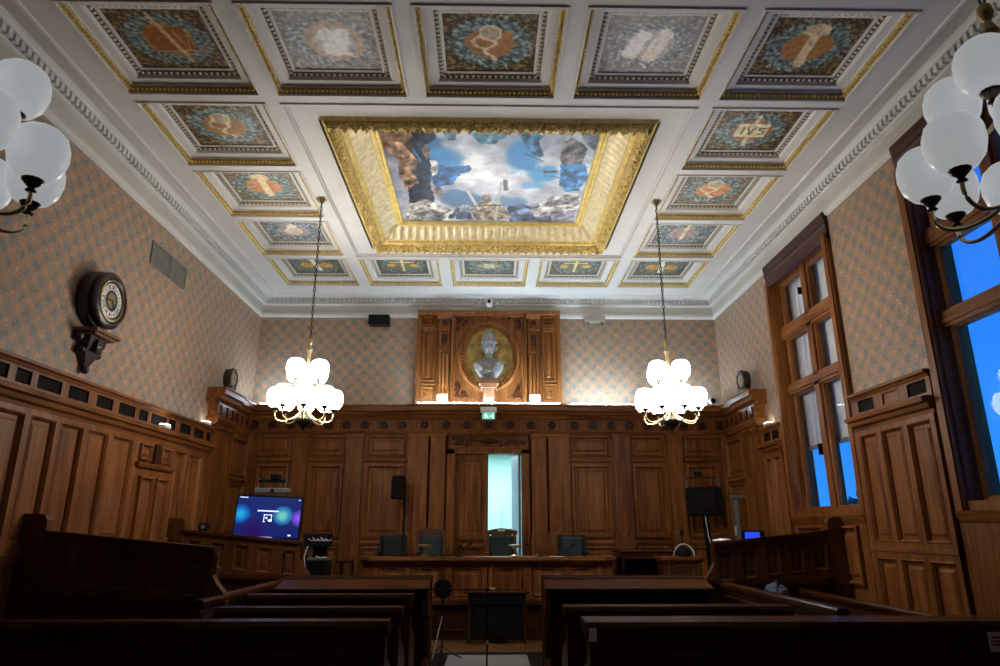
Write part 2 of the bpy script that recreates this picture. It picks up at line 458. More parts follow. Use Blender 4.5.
def motif_tablet(u, v):
    if .36 < u < .64 and .34 < v < .66: return (170,164,148) if (.40 < u < .60 and .38 < v < .62) else (128,120,104)
    if abs(v-.5) < .05 and .26 < u < .74: return (160,140,96)
MOT = {(0,0): (motif_scales,'o','golden scales and sword'), (0,1): (motif_shield,'s','pale shield under painted-in silvery glare'), (0,2): (motif_mirror,'o','hand mirror and snake on ochre'),
       (0,3): (motif_tablets,'s','two pale tablets under painted-in silvery glare'), (0,4): (motif_column,'o','upright column on ochre'),
       (1,0): (motif_mirror,'o','round mirror wound by a snake'), (1,4): (motif_book,'o','open book lettered IVS'),
       (2,0): (motif_column,'r','fluted torch on orange'), (2,4): (motif_mirror,'r','oval mirror on orange'),
       (3,0): (motif_owl,'g','pale bird on slate grey'), (3,4): (motif_sword,'g','bare sword on greyish rose'),
       (4,0): (motif_pair,'t','two golden discs and a blade'), (4,1): (motif_balance,'t','golden balance'), (4,2): (motif_tablet,'t','small grey tablet'),
       (4,3): (motif_balance,'t','golden balance with round pans'), (4,4): (motif_pair,'t','paired golden discs and a sword')}
PAL = {'o': ((58,46,30), (112,92,58), (100,116,114), (138,96,52)), 's': ((98,96,94), (128,124,120), (116,122,128), (150,146,142)),  # the silvery set paints varnish glare into the panel colours
       'r': ((82,78,66), (128,112,86), (108,122,118), (166,116,74)), 'g': ((92,92,90), (120,116,108), (112,122,126), (140,122,116)),
       't': ((62,62,54), (98,90,66), (96,108,106), (96,98,84))}
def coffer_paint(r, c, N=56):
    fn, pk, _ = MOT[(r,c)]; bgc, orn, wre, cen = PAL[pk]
    b = B(); b.c = []
    hx, hy = HX-.215, HY-.215
    for j in range(N+1):
        for i in range(N+1):
            u, v = i/N, j/N
            b.v.append(((u*2-1)*hx, (v*2-1)*hy, 0))
            d = math.hypot((u-.5)*1.02, (v-.5)*1.06)
            n1 = nz(u, v, 9, r*5+c); n2 = nz(u, v, 22, r*5+c+40)
            if d < .27 + .03*n1: col = cen
            elif d < .44 + .07*n2:
                k = .5 + .5*math.sin(math.atan2(v-.5, u-.5)*26 + d*60 + 3*n1); k = .70 + .32*k + .5*n2
                col = tuple(q*k for q in wre)
            else: col = orn if (n2 > .18 or abs(nz(u, v, 12, 90+c)) < .06) else bgc
            m = fn(u, v)
            if m: col = m
            k = 1.24 + .28*n2 + .14*n1
            if i in (0, N) or j in (0, N): col = tuple(q*.4 for q in bgc)
            b.c.append(lin(tuple(max(4, min(250, q*k)) for q in col)))
    for j in range(N):
        for i in range(N):
            a = j*(N+1)+i; b.f.append((a, a+N+1, a+N+2, a+1))
    return b
def around(hx, hy, step):
    """points along a rectangle's four sides: (x, y, side dir)"""
    out = []
    for (ax, ay, bx, by) in ((-hx,-hy,hx,-hy),(hx,-hy,hx,hy),(hx,hy,-hx,hy),(-hx,hy,-hx,-hy)):
        L = math.hypot(bx-ax, by-ay); n = max(1, round(L/step))
        for k in range(n):
            t = (k+.5)/n; out.append((ax+(bx-ax)*t, ay+(by-ay)*t, (bx-ax)/L, (by-ay)/L))
    return out
def rect_rings(steps, hx=HX, hy=HY):
    b = B(); b.rings((-hx,-hy,0), (1,0,0), (0,1,0), (0,0,1), 2*hx, 2*hy, steps, cap=False); return b
fr = rect_rings([(-.022,0),(-.022,-.014),(-.002,-.014),(0,.012)])
n0 = len(fr.v)
f2 = rect_rings([(.048,.052),(.050,.075),(.128,.078),(.138,.088),(.150,.112)]); fr.add(f2.v, f2.f)
f3 = rect_rings([(.190,.130),(.205,.128),(.222,.132),(.222,.142)]); fr.add(f3.v, f3.f)
gs = rect_rings([(0,.012),(.010,.016),(.038,.048),(.048,.052)])
gb = B()
for (x, y, dx, dy) in around(HX-.025, HY-.025, .046):
    hx_, hy_ = (.019, .021) if abs(dx) > .5 else (.021, .019)
    z = .024
    gb.add([(x-hx_,y,z),(x+hx_,y,z),(x,y-hy_,z),(x,y+hy_,z),(x,y,z-.019),(x,y,z+.019)], [(0,4,2),(2,4,1),(1,4,3),(3,4,0),(0,2,5),(2,1,5),(1,3,5),(3,0,5)])
dk = rect_rings([(.150,.112),(.190,.130)])
eg = B()
for (x, y, dx, dy) in around(HX-.170, HY-.170, .058):
    hx_, hy_ = (.016, .020) if abs(dx) > .5 else (.020, .016)
    z = .118
    eg.add([(x-hx_,y-hy_*.6,z),(x+hx_,y-hy_*.6,z),(x+hx_,y+hy_*.6,z),(x-hx_,y+hy_*.6,z),(x-hx_*.6,y-hy_,z-.008),(x+hx_*.6,y-hy_,z-.008),(x+hx_*.6,y+hy_,z-.008),(x-hx_*.6,y+hy_,z-.008),(x,y,z-.018)],
           [(4,5,8),(5,6,8),(6,7,8),(7,4,8),(0,4,5,1),(1,5,6,2),(2,6,7,3),(3,7,4,0)])
first = {}
for (r, c, x, y) in cof:
    e = bpy.data.objects.new('coffer', None); COL.objects.link(e); e.parent = ceiling; e.location = (x, y, CZ)
    e['label'] = 'square gilt-edged coffer painted with ' + MOT[(r,c)][2] if (r,c) else ''
    if not first:
        first['coffer_frame'] = mk('coffer_frame', fr, PLASTER, e); first['gilt_beading'] = mk('gilt_beading', gb, GOLD, e, kind='stuff'); first['bead_groove'] = mk('bead_groove', gs, ANTGOLD, e)
        first['dark_moulding'] = mk('dark_moulding', dk, BRONZE, e); first['egg_moulding'] = mk('egg_moulding', eg, CREAM, e, kind='stuff')
    else:
        for k in list(first): inst(first[k], e)
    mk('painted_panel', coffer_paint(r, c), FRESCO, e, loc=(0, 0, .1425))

# ------------------------------------------------------------------ central ceiling painting
PC = Vector((0, 8.19, CZ)); OX, OY = 1.87, 1.80
cp = thing('ceiling_painting', PC, 'large allegorical ceiling painting of clouds and figures in a broad gilt frame', 'painting')
def side_frames(in0, in1, prof_fn, along, across, name, mat):
    """carved frame between insets in0..in1: prof_fn(s along metres, t 0..1) -> height"""
    b = B(); b.sm = True
    corners = [(-1,-1),(1,-1),(1,1),(-1,1)]
    for k in range(4):
        (sx0, sy0), (sx1, sy1) = corners[k], corners[(k+1)%4]
        n0 = len(b.v)
        for j in range(across+1):
            t = j/across; ins = in0 + (in1-in0)*t
            ax, ay, bx, by = sx0*(OX-ins), sy0*(OY-ins), sx1*(OX-ins), sy1*(OY-ins)
            L = math.hypot(bx-ax, by-ay)
            for i in range(along+1):
                q = i/along
                b.v.append((ax+(bx-ax)*q, ay+(by-ay)*q, prof_fn((q-.5)*L, t, k)))
        for j in range(across):
            for i in range(along):
                a = n0+j*(along+1)+i; b.f.append((a, a+along+1, a+along+2, a+1))
    return mk(name, b, mat, cp)
def leafy(s, t, k):
    base = -.035*math.sin(PI*t)**.6
    w = math.sin(s*2*PI/.19 + 2.2*math.sin(t*PI*1.5)) ; q = math.sin(s*2*PI/.063 + t*9)
    w = abs(math.sin(s*PI/.115 + 1.6*math.sin(t*PI)*(1 if s > 0 else -1)))
    z = .012 + .02*t - .088*math.sin(PI*t)**.75
    return z - math.sin(PI*min(1, t*1.02))*(.042*w - .016 + .022*q*w + .014*noise.noise(Vector((s*22, t*5, k))))
side_frames(-.005, .035, lambda s,t,k: .035-.04*min(1, t*1.6) + .03*max(0, t-.6), 1, 8, 'outer_fillet', GOLD)
side_frames(.035, .175, leafy, 260, 10, 'acanthus_moulding', GOLDLEAF)
side_frames(.175, .235, lambda s,t,k: .03+.05*t - .015*math.sin(t*PI*2), 1, 6, 'inner_fillet', GOLD)
def flutes(s, t, k):
    z = .08 + .17*(1-math.cos(t*PI/2)) if t < 1 else .25
    z = .08 + .17*math.sin(t*PI/2)
    return z - .034*max(0, math.sin(s*2*PI/.125))**.5*math.sin(PI*min(1, t*1.05))
side_frames(.235, .43, flutes, 220, 7, 'fluted_cove', GOLDP)
side_frames(.43, .535, lambda s,t,k: .25+.015*t-.022*math.sin(t*PI*3)**2, 1, 8, 'inner_bead', GOLD)
def big_paint(NX=240, NY=200):
    b = B(); b.c = []
    hx, hy = OX-.53, OY-.53
    def poly(p, pts):
        ins = False; n = len(pts); j = n-1
        for i in range(n):
            xi, yi = pts[i]; xj, yj = pts[j]
            if (yi > p[1]) != (yj > p[1]) and p[0] < (xj-xi)*(p[1]-yi)/(yj-yi)+xi: ins = not ins
            j = i
        return ins
    ell = lambda u, v, cx, cy, rx, ry: ((u-cx)/rx)**2 + ((v-cy)/ry)**2
    BLUE = [(.25,.33,.17,.16,(66,138,196)), (.66,.26,.10,.17,(72,146,204)), (.78,.42,.09,.10,(84,160,214)), (.18,.12,.10,.10,(70,120,170)), (.72,.55,.06,.06,(120,176,220)), (.36,.72,.16,.10,(92,124,160)), (.60,.74,.12,.08,(118,150,186))]
    SH = [ # polygons in painting space (u right, v towards the bench)
      ([(0,.02),(.05,.0),(.12,.0),(.17,.10),(.14,.22),(.17,.34),(.12,.44),(.16,.52),(.08,.62),(.04,.45),(.06,.3),(0,.2)], (124,98,80)),
      ([(.02,.10),(.10,.14),(.15,.30),(.08,.28)], (156,126,102)), ([(.05,.40),(.13,.40),(.17,.47),(.10,.56),(.06,.60)], (142,112,90)),
      ([(.15,.0),(.25,.0),(.26,.10),(.20,.16),(.22,.34),(.19,.52),(.20,.78),(.06,.82),(.07,.62),(.14,.52),(.12,.42),(.17,.30),(.14,.16)], (38,44,60)),
      ([(.17,.16),(.21,.14),(.23,.24),(.20,.30)], (104,92,92)),
      ([(.20,.42),(.26,.34),(.30,.36),(.41,.34),(.41,.38),(.34,.46),(.31,.54),(.22,.58),(.20,.52)], (44,88,146)),
      ([(.215,.30),(.245,.30),(.235,.44),(.21,.46)], (196,190,184)), ([(.20,.56),(.25,.58),(.25,.66),(.20,.68)], (140,120,108)),
      ([(.29,.03),(.35,.03),(.35,.11),(.30,.11)], (70,96,116)), ([(.40,.02),(.60,.02),(.56,.10),(.52,.15),(.45,.14)], (92,134,152)),
      ([(.62,.03),(.76,.04),(.72,.10),(.76,.24),(.72,.26),(.66,.14)], (70,122,164)),
      ([(.84,.12),(.88,.08),(.92,.12),(.96,.18),(.95,.32),(.86,.34),(.83,.26)], (112,100,98)), ([(.90,.02),(1,.0),(1,.2),(.95,.14)], (84,92,104)),
      ([(.85,.32),(.97,.32),(1,.44),(.97,.60),(.90,.62),(.86,.54)], (52,116,172)), ([(.87,.48),(.96,.44),(.95,.56),(.89,.58)], (40,88,140)),
      ([(.76,.39),(.85,.385),(.85,.41),(.77,.42)], (76,92,112)),
      ([(.02,.98),(.06,.78),(.16,.72),(.30,.86),(.26,.99),(.04,1)], (166,160,154)), ([(.08,.90),(.18,.84),(.26,.94),(.22,1),(.08,1)], (104,104,106)),
      ([(.14,.80),(.20,.76),(.28,.86),(.24,.88)], (196,190,182)),
      ([(.26,.95),(.32,.82),(.34,.83),(.29,.97)], (64,66,76)), ([(.30,.86),(.40,.86),(.40,.97),(.31,.97)], (70,84,112)), ([(.33,.78),(.40,.78),(.41,.86),(.34,.87)], (150,158,170)),
      ([(.40,.84),(.46,.72),(.50,.74),(.58,.80),(.62,.92),(.54,.98),(.42,.98)], (150,134,108)), ([(.46,.66),(.50,.66),(.51,.74),(.46,.75)], (110,92,80)),
      ([(.60,.80),(.68,.76),(.76,.84),(.77,.98),(.62,1)], (76,88,120)), ([(.64,.82),(.72,.82),(.73,.9),(.65,.9)], (110,126,156)),
      ([(.72,.84),(.84,.66),(.97,.64),(1,.78),(.98,.99),(.78,.99)], (176,170,166)), ([(.82,.72),(.98,.70),(.98,.76),(.78,.80)], (132,128,130)), ([(.84,.86),(.99,.84),(.98,.99),(.84,1)], (128,122,138)), ([(.74,.93),(.86,.92),(.86,1),(.74,1)], (96,92,112)),
    ]
    LN = [((.56,.52),(.535,.97),.012,(196,190,176)), ((.385,.62),(.44,.84),.014,(206,204,198)), ((.40,.80),(.58,.78),.012,(88,84,86)), ((.58,.50),(.585,.60),.02,(110,102,96)), ((.50,.84),(.62,.94),.010,(190,186,176)), ((.66,.22),(.76,.30),.007,(60,90,120)), ((.77,.44),(.86,.46),.006,(60,76,96))]
    for j in range(NY+1):
        for i in range(NX+1):
            u, v = i/NX, j/NY
            b.v.append(((u*2-1)*hx, (v*2-1)*hy, 0))
            n1 = nz(u, v, 4, 11); n2 = nz(u, v, 12, 12); n3 = nz(u, v, 34, 13)
            d = ell(u, v, .52, .45, .42, .40)
            cl = 46*n1+30*n2; col = [168+56*max(0, 1-d)+cl, 174+50*max(0, 1-d)+cl, 186+42*max(0, 1-d)+cl*.8]
            for (cx, cy, rx, ry, cc) in BLUE:
                e = ell(u+.02*n2, v+.03*n2, cx, cy, rx, ry) + .7*n1
                k = max(0, min(1, (1.05-e)*1.6)); col = [a+(q-a)*k for a, q in zip(col, cc)]
            pu, pv = u+.008*n2+.006*n3, v+.010*n3
            for pts, cc in SH:
                if poly((pu, pv), pts):
                    fo = nz(u*1.4+v*.5, v*.8-u*.3, 17, len(pts)+cc[0]); k = 1+.75*fo+.20*n3; col = [q*k+12*fo for q in cc]
            col = [q*(1+.08*n2) for q in col]
            for (a, c, wd, cc) in LN:
                if seg((u,v), a, c) < wd*.6: col = list(cc)
            b.c.append(lin(tuple(max(5, min(244, q*.97)) for q in col)))
    for j in range(NY):
        for i in range(NX):
            a = j*(NX+1)+i; b.f.append((a, a+NX+1, a+NX+2, a+1))
    return b
mk('canvas', big_paint(), PAINT, cp, loc=(0,0,.27), label='sky blue and white painted canvas with robed figures')

# ================================================================== BACK WALL PANELLING
DB = .22                                   # panel face depth off the wall
b = holed('B', -XW, XW, FZ, 3.62, [(-.68, .68, .58, 3.02)], DB)
wains = mk('panelling_backing', b, OAK, wall_b)
b = B()
for s in (-1, 1):
    pbox(b, 'B', *sorted((s*.60, s*.74)), .58, 3.02, 0.0, .30)
pbox(b, 'B', -.74, .74, 2.94, 3.03, 0.0, .30)
door_frame = mk('door_frame', b, OAK, wall_b)
# cornice of the panelling with a projecting middle
CORN = [(0,3.56),(.30,3.56),(.32,3.59),(.335,3.62),(.38,3.64),(.40,3.68),(.45,3.70),(.46,3.775),(.485,3.78),(.485,3.80),(0,3.80)]
shift = lambda pr, k: [(d+k if d > 0 else 0, z) for d, z in pr]
b = B(); mould(b, 'B', -XW+.1, -1.39, CORN); mould(b, 'B', 1.39, XW-.1, CORN); mould(b, 'B', -1.44, 1.44, shift(CORN, .07))
mk('panelling_cornice', b, OAKX, wall_b)
ARCH = [(0,3.29),(.27,3.29),(.285,3.31),(.30,3.345),(.28,3.355),(0,3.355)]
b = B(); mould(b, 'B', -XW, -1.39, ARCH); mould(b, 'B', 1.39, XW, ARCH); mould(b, 'B', -1.40, 1.40, shift(ARCH, .07))
mk('panelling_architrave', b, OAKX, wall_b)
b = B(); pbox(b, 'B', -XW, XW, 3.35, 3.57, 0, .24); pbox(b, 'B', -1.40, 1.40, 3.35, 3.57, .1, .31)
mk('frieze_board', b, OAKX, wall_b)
# rosettes and fluted blocks
ros = None; flb = None
def rosette_mesh():
    b = B(); Mx = Matrix.Rotation(PI/2, 3, 'X')
    b.lathe([(.078,0),(.078,.012),(.066,.020),(.056,.006),(.044,.006),(.036,.022),(.016,.026),(.012,.034)], 16, M=Mx)
    for k in range(8):
        a = 2*PI*k/8; b.ball((.046*math.cos(a), -.012, .046*math.sin(a)), .014, .012, .014, 6, 4)
    return b
def fluted_mesh(w=.16, h=.19):
    b = B(); b.box(-w/2, w/2, -.012, 0, -h/2, h/2)
    for k in range(4):
        x = -w/2+.02+k*(w-.04)/3; b.box(x-.013, x+.013, -.05, 0, -h/2+.012, h/2-.012)
    return b
xs_mid = [k*.388 for k in range(-3, 4)]
xs_side = [1.585+.338*k for k in range(9)]
posr = [(x, .31) for x in xs_mid] + [(s*x, .24) for s in (-1,1) for x in xs_side if x < 4.34]
for (x, d) in posr:
    if ros is None: ros = mk('rosette', rosette_mesh(), MAH, wall_b, loc=(x, YB-d, 3.46))
    else: inst(ros, wall_b, (x, YB-d, 3.46))
posf = [(x+.194, .31) for x in [-1.552]+xs_mid] + [(s*(x+.169), .24) for s in (-1,1) for x in [1.585-.338+.02]+xs_side if x+.169 < 4.3 and x > 1.3]
for (x, d) in posf:
    if flb is None: flb = mk('fluted_block', fluted_mesh(), OAK, wall_b, loc=(x, YB-d, 3.46))
    else: inst(flb, wall_b, (x, YB-d, 3.46))
# pilasters, panels
PROF_CAP = [(0,0),(.02,.0),(.03,.03),(.045,.05),(.05,.085),(0,.085)]
def pilaster(pl, a0, a1, z0, z1, d0, d1, parent, flutes=0, name='pilaster'):
    b = B(); pbox(b, pl, a0, a1, z0, z1, d0, d1)
    pbox(b, pl, a0-.015, a1+.015, z1-.10, z1-.07, d0, d1+.015); pbox(b, pl, a0-.025, a1+.025, z1-.05, z1, d0, d1+.03)
    pbox(b, pl, a0-.02, a1+.02, z0, z0+.16, d0, d1+.02); pbox(b, pl, a0-.03, a1+.03, z0, z0+.05, d0, d1+.03)
    if flutes:
        w = (a1-a0-.06)/flutes
        for k in range(flutes):
            a = a0+.03+w*k; pbox(b, pl, a+w*.2, a+w*.8, z0+.25, z1-.16, d1-.01, d1+.012)
    return mk(name, b, OAK, parent)
for s in (-1, 1):
    for (x0, x1) in ((2.27, 2.55), (3.27, 3.52)):
        a0, a1 = sorted((s*x0, s*x1)); pilaster('B', a0, a1, 1.42, 3.29, DB-.02, DB+.085, wall_b, 3)
        b = B(); pbox(b, 'B', a0-.03, a1+.03, .58, 1.42, DB-.02, DB+.10); mk('pedestal', b, OAK, wall_b)
    for (x0, x1) in ((1.09, 1.44), (.78, 1.04)):
        a0, a1 = sorted((s*x0, s*x1)); pilaster('B', a0, a1, 1.42, 3.29, DB-.02, DB+.13, wall_b, 4 if x0 > 1 else 0)
        b = B(); pbox(b, 'B', a0-.03, a1+.03, .58, 1.42, DB-.02, DB+.15); mk('pedestal', b, OAK, wall_b)
    a0, a1 = sorted((s*4.25, s*4.40)); pilaster('B', a0, a1, 1.42, 3.29, DB-.02, DB+.085, wall_b)
    for (x0, x1) in ((1.47, 2.24), (2.58, 3.24), (3.55, 4.22)):
        a0, a1 = sorted((s*x0, s*x1))
        panel('B', a0+.03, a1-.03, 2.90, 3.27, DB, wall_b)
        panel('B', a0+.03, a1-.03, 1.48, 2.76, DB, wall_b, steps=[(0,0),(.004,.055),(.045,.062),(.062,.034),(.07,.003),(.105,.003),(.14,.026)])
        panel('B', a0+.03, a1-.03, .66, 1.34, DB, wall_b)
        b = B(); mould(b, 'B', a0, a1, [(DB-.02,2.79),(DB+.02,2.79),(DB+.045,2.82),(DB+.05,2.86),(DB+.015,2.88),(DB-.02,2.88)])
        mould(b, 'B', a0, a1, [(DB-.02,1.37),(DB+.03,1.37),(DB+.04,1.41),(DB+.02,1.44),(DB-.02,1.44)])
        mk('rail_moulding', b, OAKX, wall_b)
# carved panel over the door
b = B(); prings(b, 'B', -.72, .72, 3.035, 3.285, .27, [(0,0),(0,.03),(.02,.03),(.03,.0)])
over = mk('overdoor_panel', b, OAKX, wall_b)
b = B(); b.sm = True
random.seed(3)
for s in (-1, 1):
    for k in range(26):
        x = s*random.uniform(.22, .66); z = 3.16+random.uniform(-.07, .07)
        Mx = Matrix.Rotation(random.uniform(0, PI), 3, 'Y')
        b.ball((x, YB-.285, z), .05, .018, .018, 6, 4, Mx)
b.ball((0, YB-.28, 3.165), .22, .035, .05, 14, 6); b.ball((0, YB-.30, 3.165), .10, .035, .03, 10, 5)
mk('carving', b, MAH, over, kind='stuff')
b = B()
for s in (-1, 1): b.tube([(s*.02, YB-.29, 3.225), (s*.12, YB-.29, 3.215), (s*.22, YB-.29, 3.17), (s*.13, YB-.29, 3.115), (s*.02, YB-.29, 3.105)], .012, 6)
mk('cartouche_rim', b, OAKX, over)
# door leaves
door1 = thing('door_1', (0, 0, 0), 'double oak door behind the bench with one leaf open', None, kind='structure')
def leaf_mesh(w, h):
    b = B()
    b.rings((0, 0, 0), (1,0,0), (0,0,1), (0,-1,0), w, h, [(0,-.04),(0,0),(.09,0),(.095,.012),(.11,.012),(.125,-.012),(.15,-.012),(.18,.0)], back=True); return b
lf = mk('door_leaf', leaf_mesh(.60, 1.50), OAK, door1, loc=(-.60, YB-.16, 1.44))
lb = B(); lb.rings((-.60, YB-.16, .58), (1,0,0), (0,0,1), (0,-1,0), .60, .86, [(0,-.04),(0,0),(.09,0),(.095,.02),(.12,.02),(.14,-.012),(.17,-.012)], back=True); mk('door_leaf', lb, OAK, door1)
b = B()
for z in (1.30, 1.42): mould(b, 'B', -.53, -.07, [(.15,z),(.19,z),(.215,z+.03),(.215,z+.06),(.19,z+.08),(.15,z+.08)])
mk('door_rail', b, OAKX, door1)
ol = mk('door_leaf', B().box(0, .045, 0, .60, .0, 2.36), BLUELIT, door1, loc=(.545, YB-.15, .58), label='open door leaf seen edge on'); ol.rotation_euler = (0, 0, math.radians(10))
hb = B().tube([(-.02,.53,1.05),(-.07,.53,1.05),(-.07,.42,1.05)], .012, 6); mk('door_handle', hb, BRASS, ol)
# lit room behind the door
ante = B(); ante.box(-1.6, 1.8, YB+.02, YB+3.2, .56, 3.3)
ab = B(); v = ante.v; ab.v = v; ab.f = [f for i, f in enumerate(ante.f) if i != 2]
anteroom = mk('wall_anteroom', ab, TEAL, kind='structure', label='pale turquoise lit room seen through the open door')
bpost = B().box(.18, .30, YB+3.14, YB+3.2, .58, 2.1); mk('wall_pilaster', bpost, TEAL, anteroom)
la = bpy.data.lights.new('anteroom_lamp', 'AREA'); la.energy = 80; la.size = 1.4; la.color = (.86, .97, 1.0)
lo = bpy.data.objects.new('anteroom_lamp', la); COL.objects.link(lo); lo.location = (0, YB+1.6, 3.25)

# ------------------------------------------------------------------ bust wall panel (children of the back wall)
BD = .10
b = B(); pbox(b, 'B', -1.36, 1.36, 3.80, 5.68, 0, BD)
bw = mk('bust_panel_backing', b, OAK, wall_b)
b = B()
for s in (-1, 1):
    pbox(b, 'B', *sorted((s*1.30, s*1.38)), 3.80, 5.70, 0, BD+.05)
    pbox(b, 'B', *sorted((s*.97, s*1.01)), 3.80, 5.66, 0, BD+.03)
mould(b, 'B', -1.38, 1.38, [(0,5.62),(BD+.05,5.62),(BD+.08,5.66),(BD+.09,5.70),(0,5.70)])
mould(b, 'B', -1.40, 1.40, [(0,3.80),(BD+.10,3.80),(BD+.10,3.86),(BD+.05,3.90),(0,3.90)])
mk('bust_panel_frame', b, OAK, wall_b)
for s in (-1, 1):
    a0, a1 = sorted((s*1.02, s*1.29))
    panel('B', a0, a1, 3.93, 4.22, BD, wall_b); panel('B', a0, a1, 4.30, 5.34, BD, wall_b); panel('B', a0, a1, 5.40, 5.60, BD, wall_b)
    b = B(); mould(b, 'B', a0, a1, [(0,4.23),(BD+.04,4.23),(BD+.05,4.26),(BD+.02,4.29),(0,4.29)]); mould(b, 'B', a0, a1, [(0,5.345),(BD+.04,5.345),(BD+.05,5.375),(BD+.02,5.395),(0,5.395)])
    mk('rail_moulding', b, OAKX, wall_b)
    a0, a1 = sorted((s*.755, s*.955)); c = (a0+a1)/2
    b = B(); pbox(b, 'B', a0, a1, 3.90, 4.86, BD, BD+.07)
    for k in range(3):
        w = .2/3; pbox(b, 'B', a0+w*k+.014, a0+w*k+w-.014, 4.0, 4.82, BD+.06, BD+.115)
    pbox(b, 'B', a0-.01, a1+.01, 4.86, 4.90, BD, BD+.11); pbox(b, 'B', a0, a1, 4.90, 5.30, BD, BD+.08)
    pbox(b, 'B', a0-.01, a1+.01, 5.30, 5.34, BD, BD+.12)
    pbox(b, 'B', a0, a1, 5.34, 5.56, BD, BD+.09)
    mould(b, 'B', a0-.04, a1+.04, [(0,5.54),(BD+.10,5.54),(BD+.15,5.60),(BD+.17,5.64),(BD+.17,5.68),(0,5.68)])
    pil = mk('pilaster', b, OAK, wall_b)
    b = B(); b.ball((c, YB-BD-.085, 5.10), .055, .03, .13, 10, 6); b.ball((c, YB-BD-.10, 5.10), .03, .03, .08, 8, 5); b.ball((c, YB-BD-.09, 5.45), .05, .03, .06, 8, 5)
    mk('carved_cartouche', b, MAH, pil)
# central square with oval niche
E_C = Vector((0, YB-BD, 4.80)); ERX, ERZ = .60, .715
def ellipse_frame(rows, n=72):
    """rows: (rx, rz, d)"""
    b = B(); b.sm = True
    for (rx, rz, d) in rows:
        for i in range(n):
            a = 2*PI*i/n; b.v.append((rx*math.cos(a), -d, rz*math.sin(a)))
    for k in range(len(rows)-1):
        for i in range(n): b.f.append((k*n+i, k*n+(i+1)%n, (k+1)*n+(i+1)%n, (k+1)*n+i))
    return b
b = B(); prings(b, 'B', -.72, .72, 3.92, 5.64, BD, [(0,0),(0,.06),(.03,.06),(.05,.02),(.08,.02),(.09,.005)])
sq = mk('square_surround', b, OAK, wall_b)
ov = mk('oval_frame', ellipse_frame([(ERX,ERZ,0),(ERX,ERZ,.03),(ERX-.015,ERZ-.015,.06),(ERX-.05,ERZ-.05,.075),(ERX-.075,ERZ-.075,.05),(ERX-.12,ERZ-.12,.03),(ERX-.125,ERZ-.125,.05),(ERX-.15,ERZ-.15,.05),(ERX-.155,ERZ-.155,.012)]), OAK, wall_b, loc=E_C)
b = B()
for k in range(56):
    a = 2*PI*k/56; rx, rz = ERX-.095, ERZ-.095
    Mx = Matrix.Translation((rx*math.cos(a), -.05, rz*math.sin(a))) @ Matrix.Rotation(-math.atan2(math.sin(a)*rz, math.cos(a)*rx), 4, 'Y')
    b.tbox(Mx, .022, .016, .014)
mk('dentil_ring', b, OAK, ov)
nb = ellipse_frame([(ERX-.15,ERZ-.15,.013),(.30,.38,.0128),(.02,.02,.0126)])
nb.f.append(tuple(range(2*72, 3*72)))
mk('gilt_niche', nb, plain('niche_gilding', (.30,.19,.055), .4, .5, var=.55, scale=7), ov, label='mottled gilt oval ground behind the bust')
random.seed(5)
for sx in (-1, 1):
    for sz in (-1, 1):
        b = B(); b.sm = True
        for k in range(22):
            t = random.uniform(0, 1); w = random.uniform(0, 1)
            x = sx*(.62-.26*w*t); z = sz*(.78-.30*w*(1-t))
            if (x/(ERX+.02))**2+(z/(ERZ+.02))**2 < 1: continue
            b.ball((x, -.025, z), .045, .018, .014, 6, 4, Matrix.Rotation(random.uniform(0, PI), 3, 'Y'))
        mk('spandrel_carving', b, MAH, sq, loc=E_C)

# ------------------------------------------------------------------ bust on its console
bust = thing('bust', (0.0, YB-.30, 3.80), 'pale plaster bust of a helmeted figure on a carved wooden console', 'bust')
b = B()
b.prism([(-.10,0),(.10,0),(.10,.34),(-.10,.34)], lambda x, z: (x*.8, .17, z), lambda x, z: (x, -.08, z))
b.box(-.15, .15, -.13, .19, .34, .40); b.box(-.18, .18, -.16, .19, .40, .50); b.box(-.13, .13, -.10, .19, .0, .03)
for x in (-.065, 0, .065): b.box(x-.02, x+.02, -.10, -.07, .04, .33)
mk('console', b, TERRA, bust)
ZB = .50
ST = [(0,0,0,.13,.10),(.05,0,0,.16,.11),(.10,0,0,.20,.125),(.18,0,0,.25,.14),(.25,0,0,.275,.145),(.31,0,0,.275,.14),(.355,0,.005,.235,.125),(.385,0,.005,.17,.105),(.41,0,0,.10,.085),(.44,0,-.005,.075,.075),(.49,0,-.015,.072,.075),
      (.52,0,-.03,.085,.095),(.55,0,-.04,.098,.115),(.60,0,-.042,.108,.128),(.66,0,-.04,.115,.132),(.70,0,-.035,.128,.140),(.73,0,-.03,.132,.142),(.78,0,-.028,.130,.140),(.84,0,-.02,.122,.130),(.89,0,-.01,.103,.112),(.93,0,-.0,.075,.085),(.955,0,.005,.045,.055),(.968,0,.01,.01,.015)]
NB = 40; b = B(); b.sm = True
ST2 = []
for k in range(len(ST)-1):
    for q in range(3):
        t = q/3; ST2.append(tuple(a+(c-a)*t for a, c in zip(ST[k], ST[k+1])))
ST2.append(ST[-1])
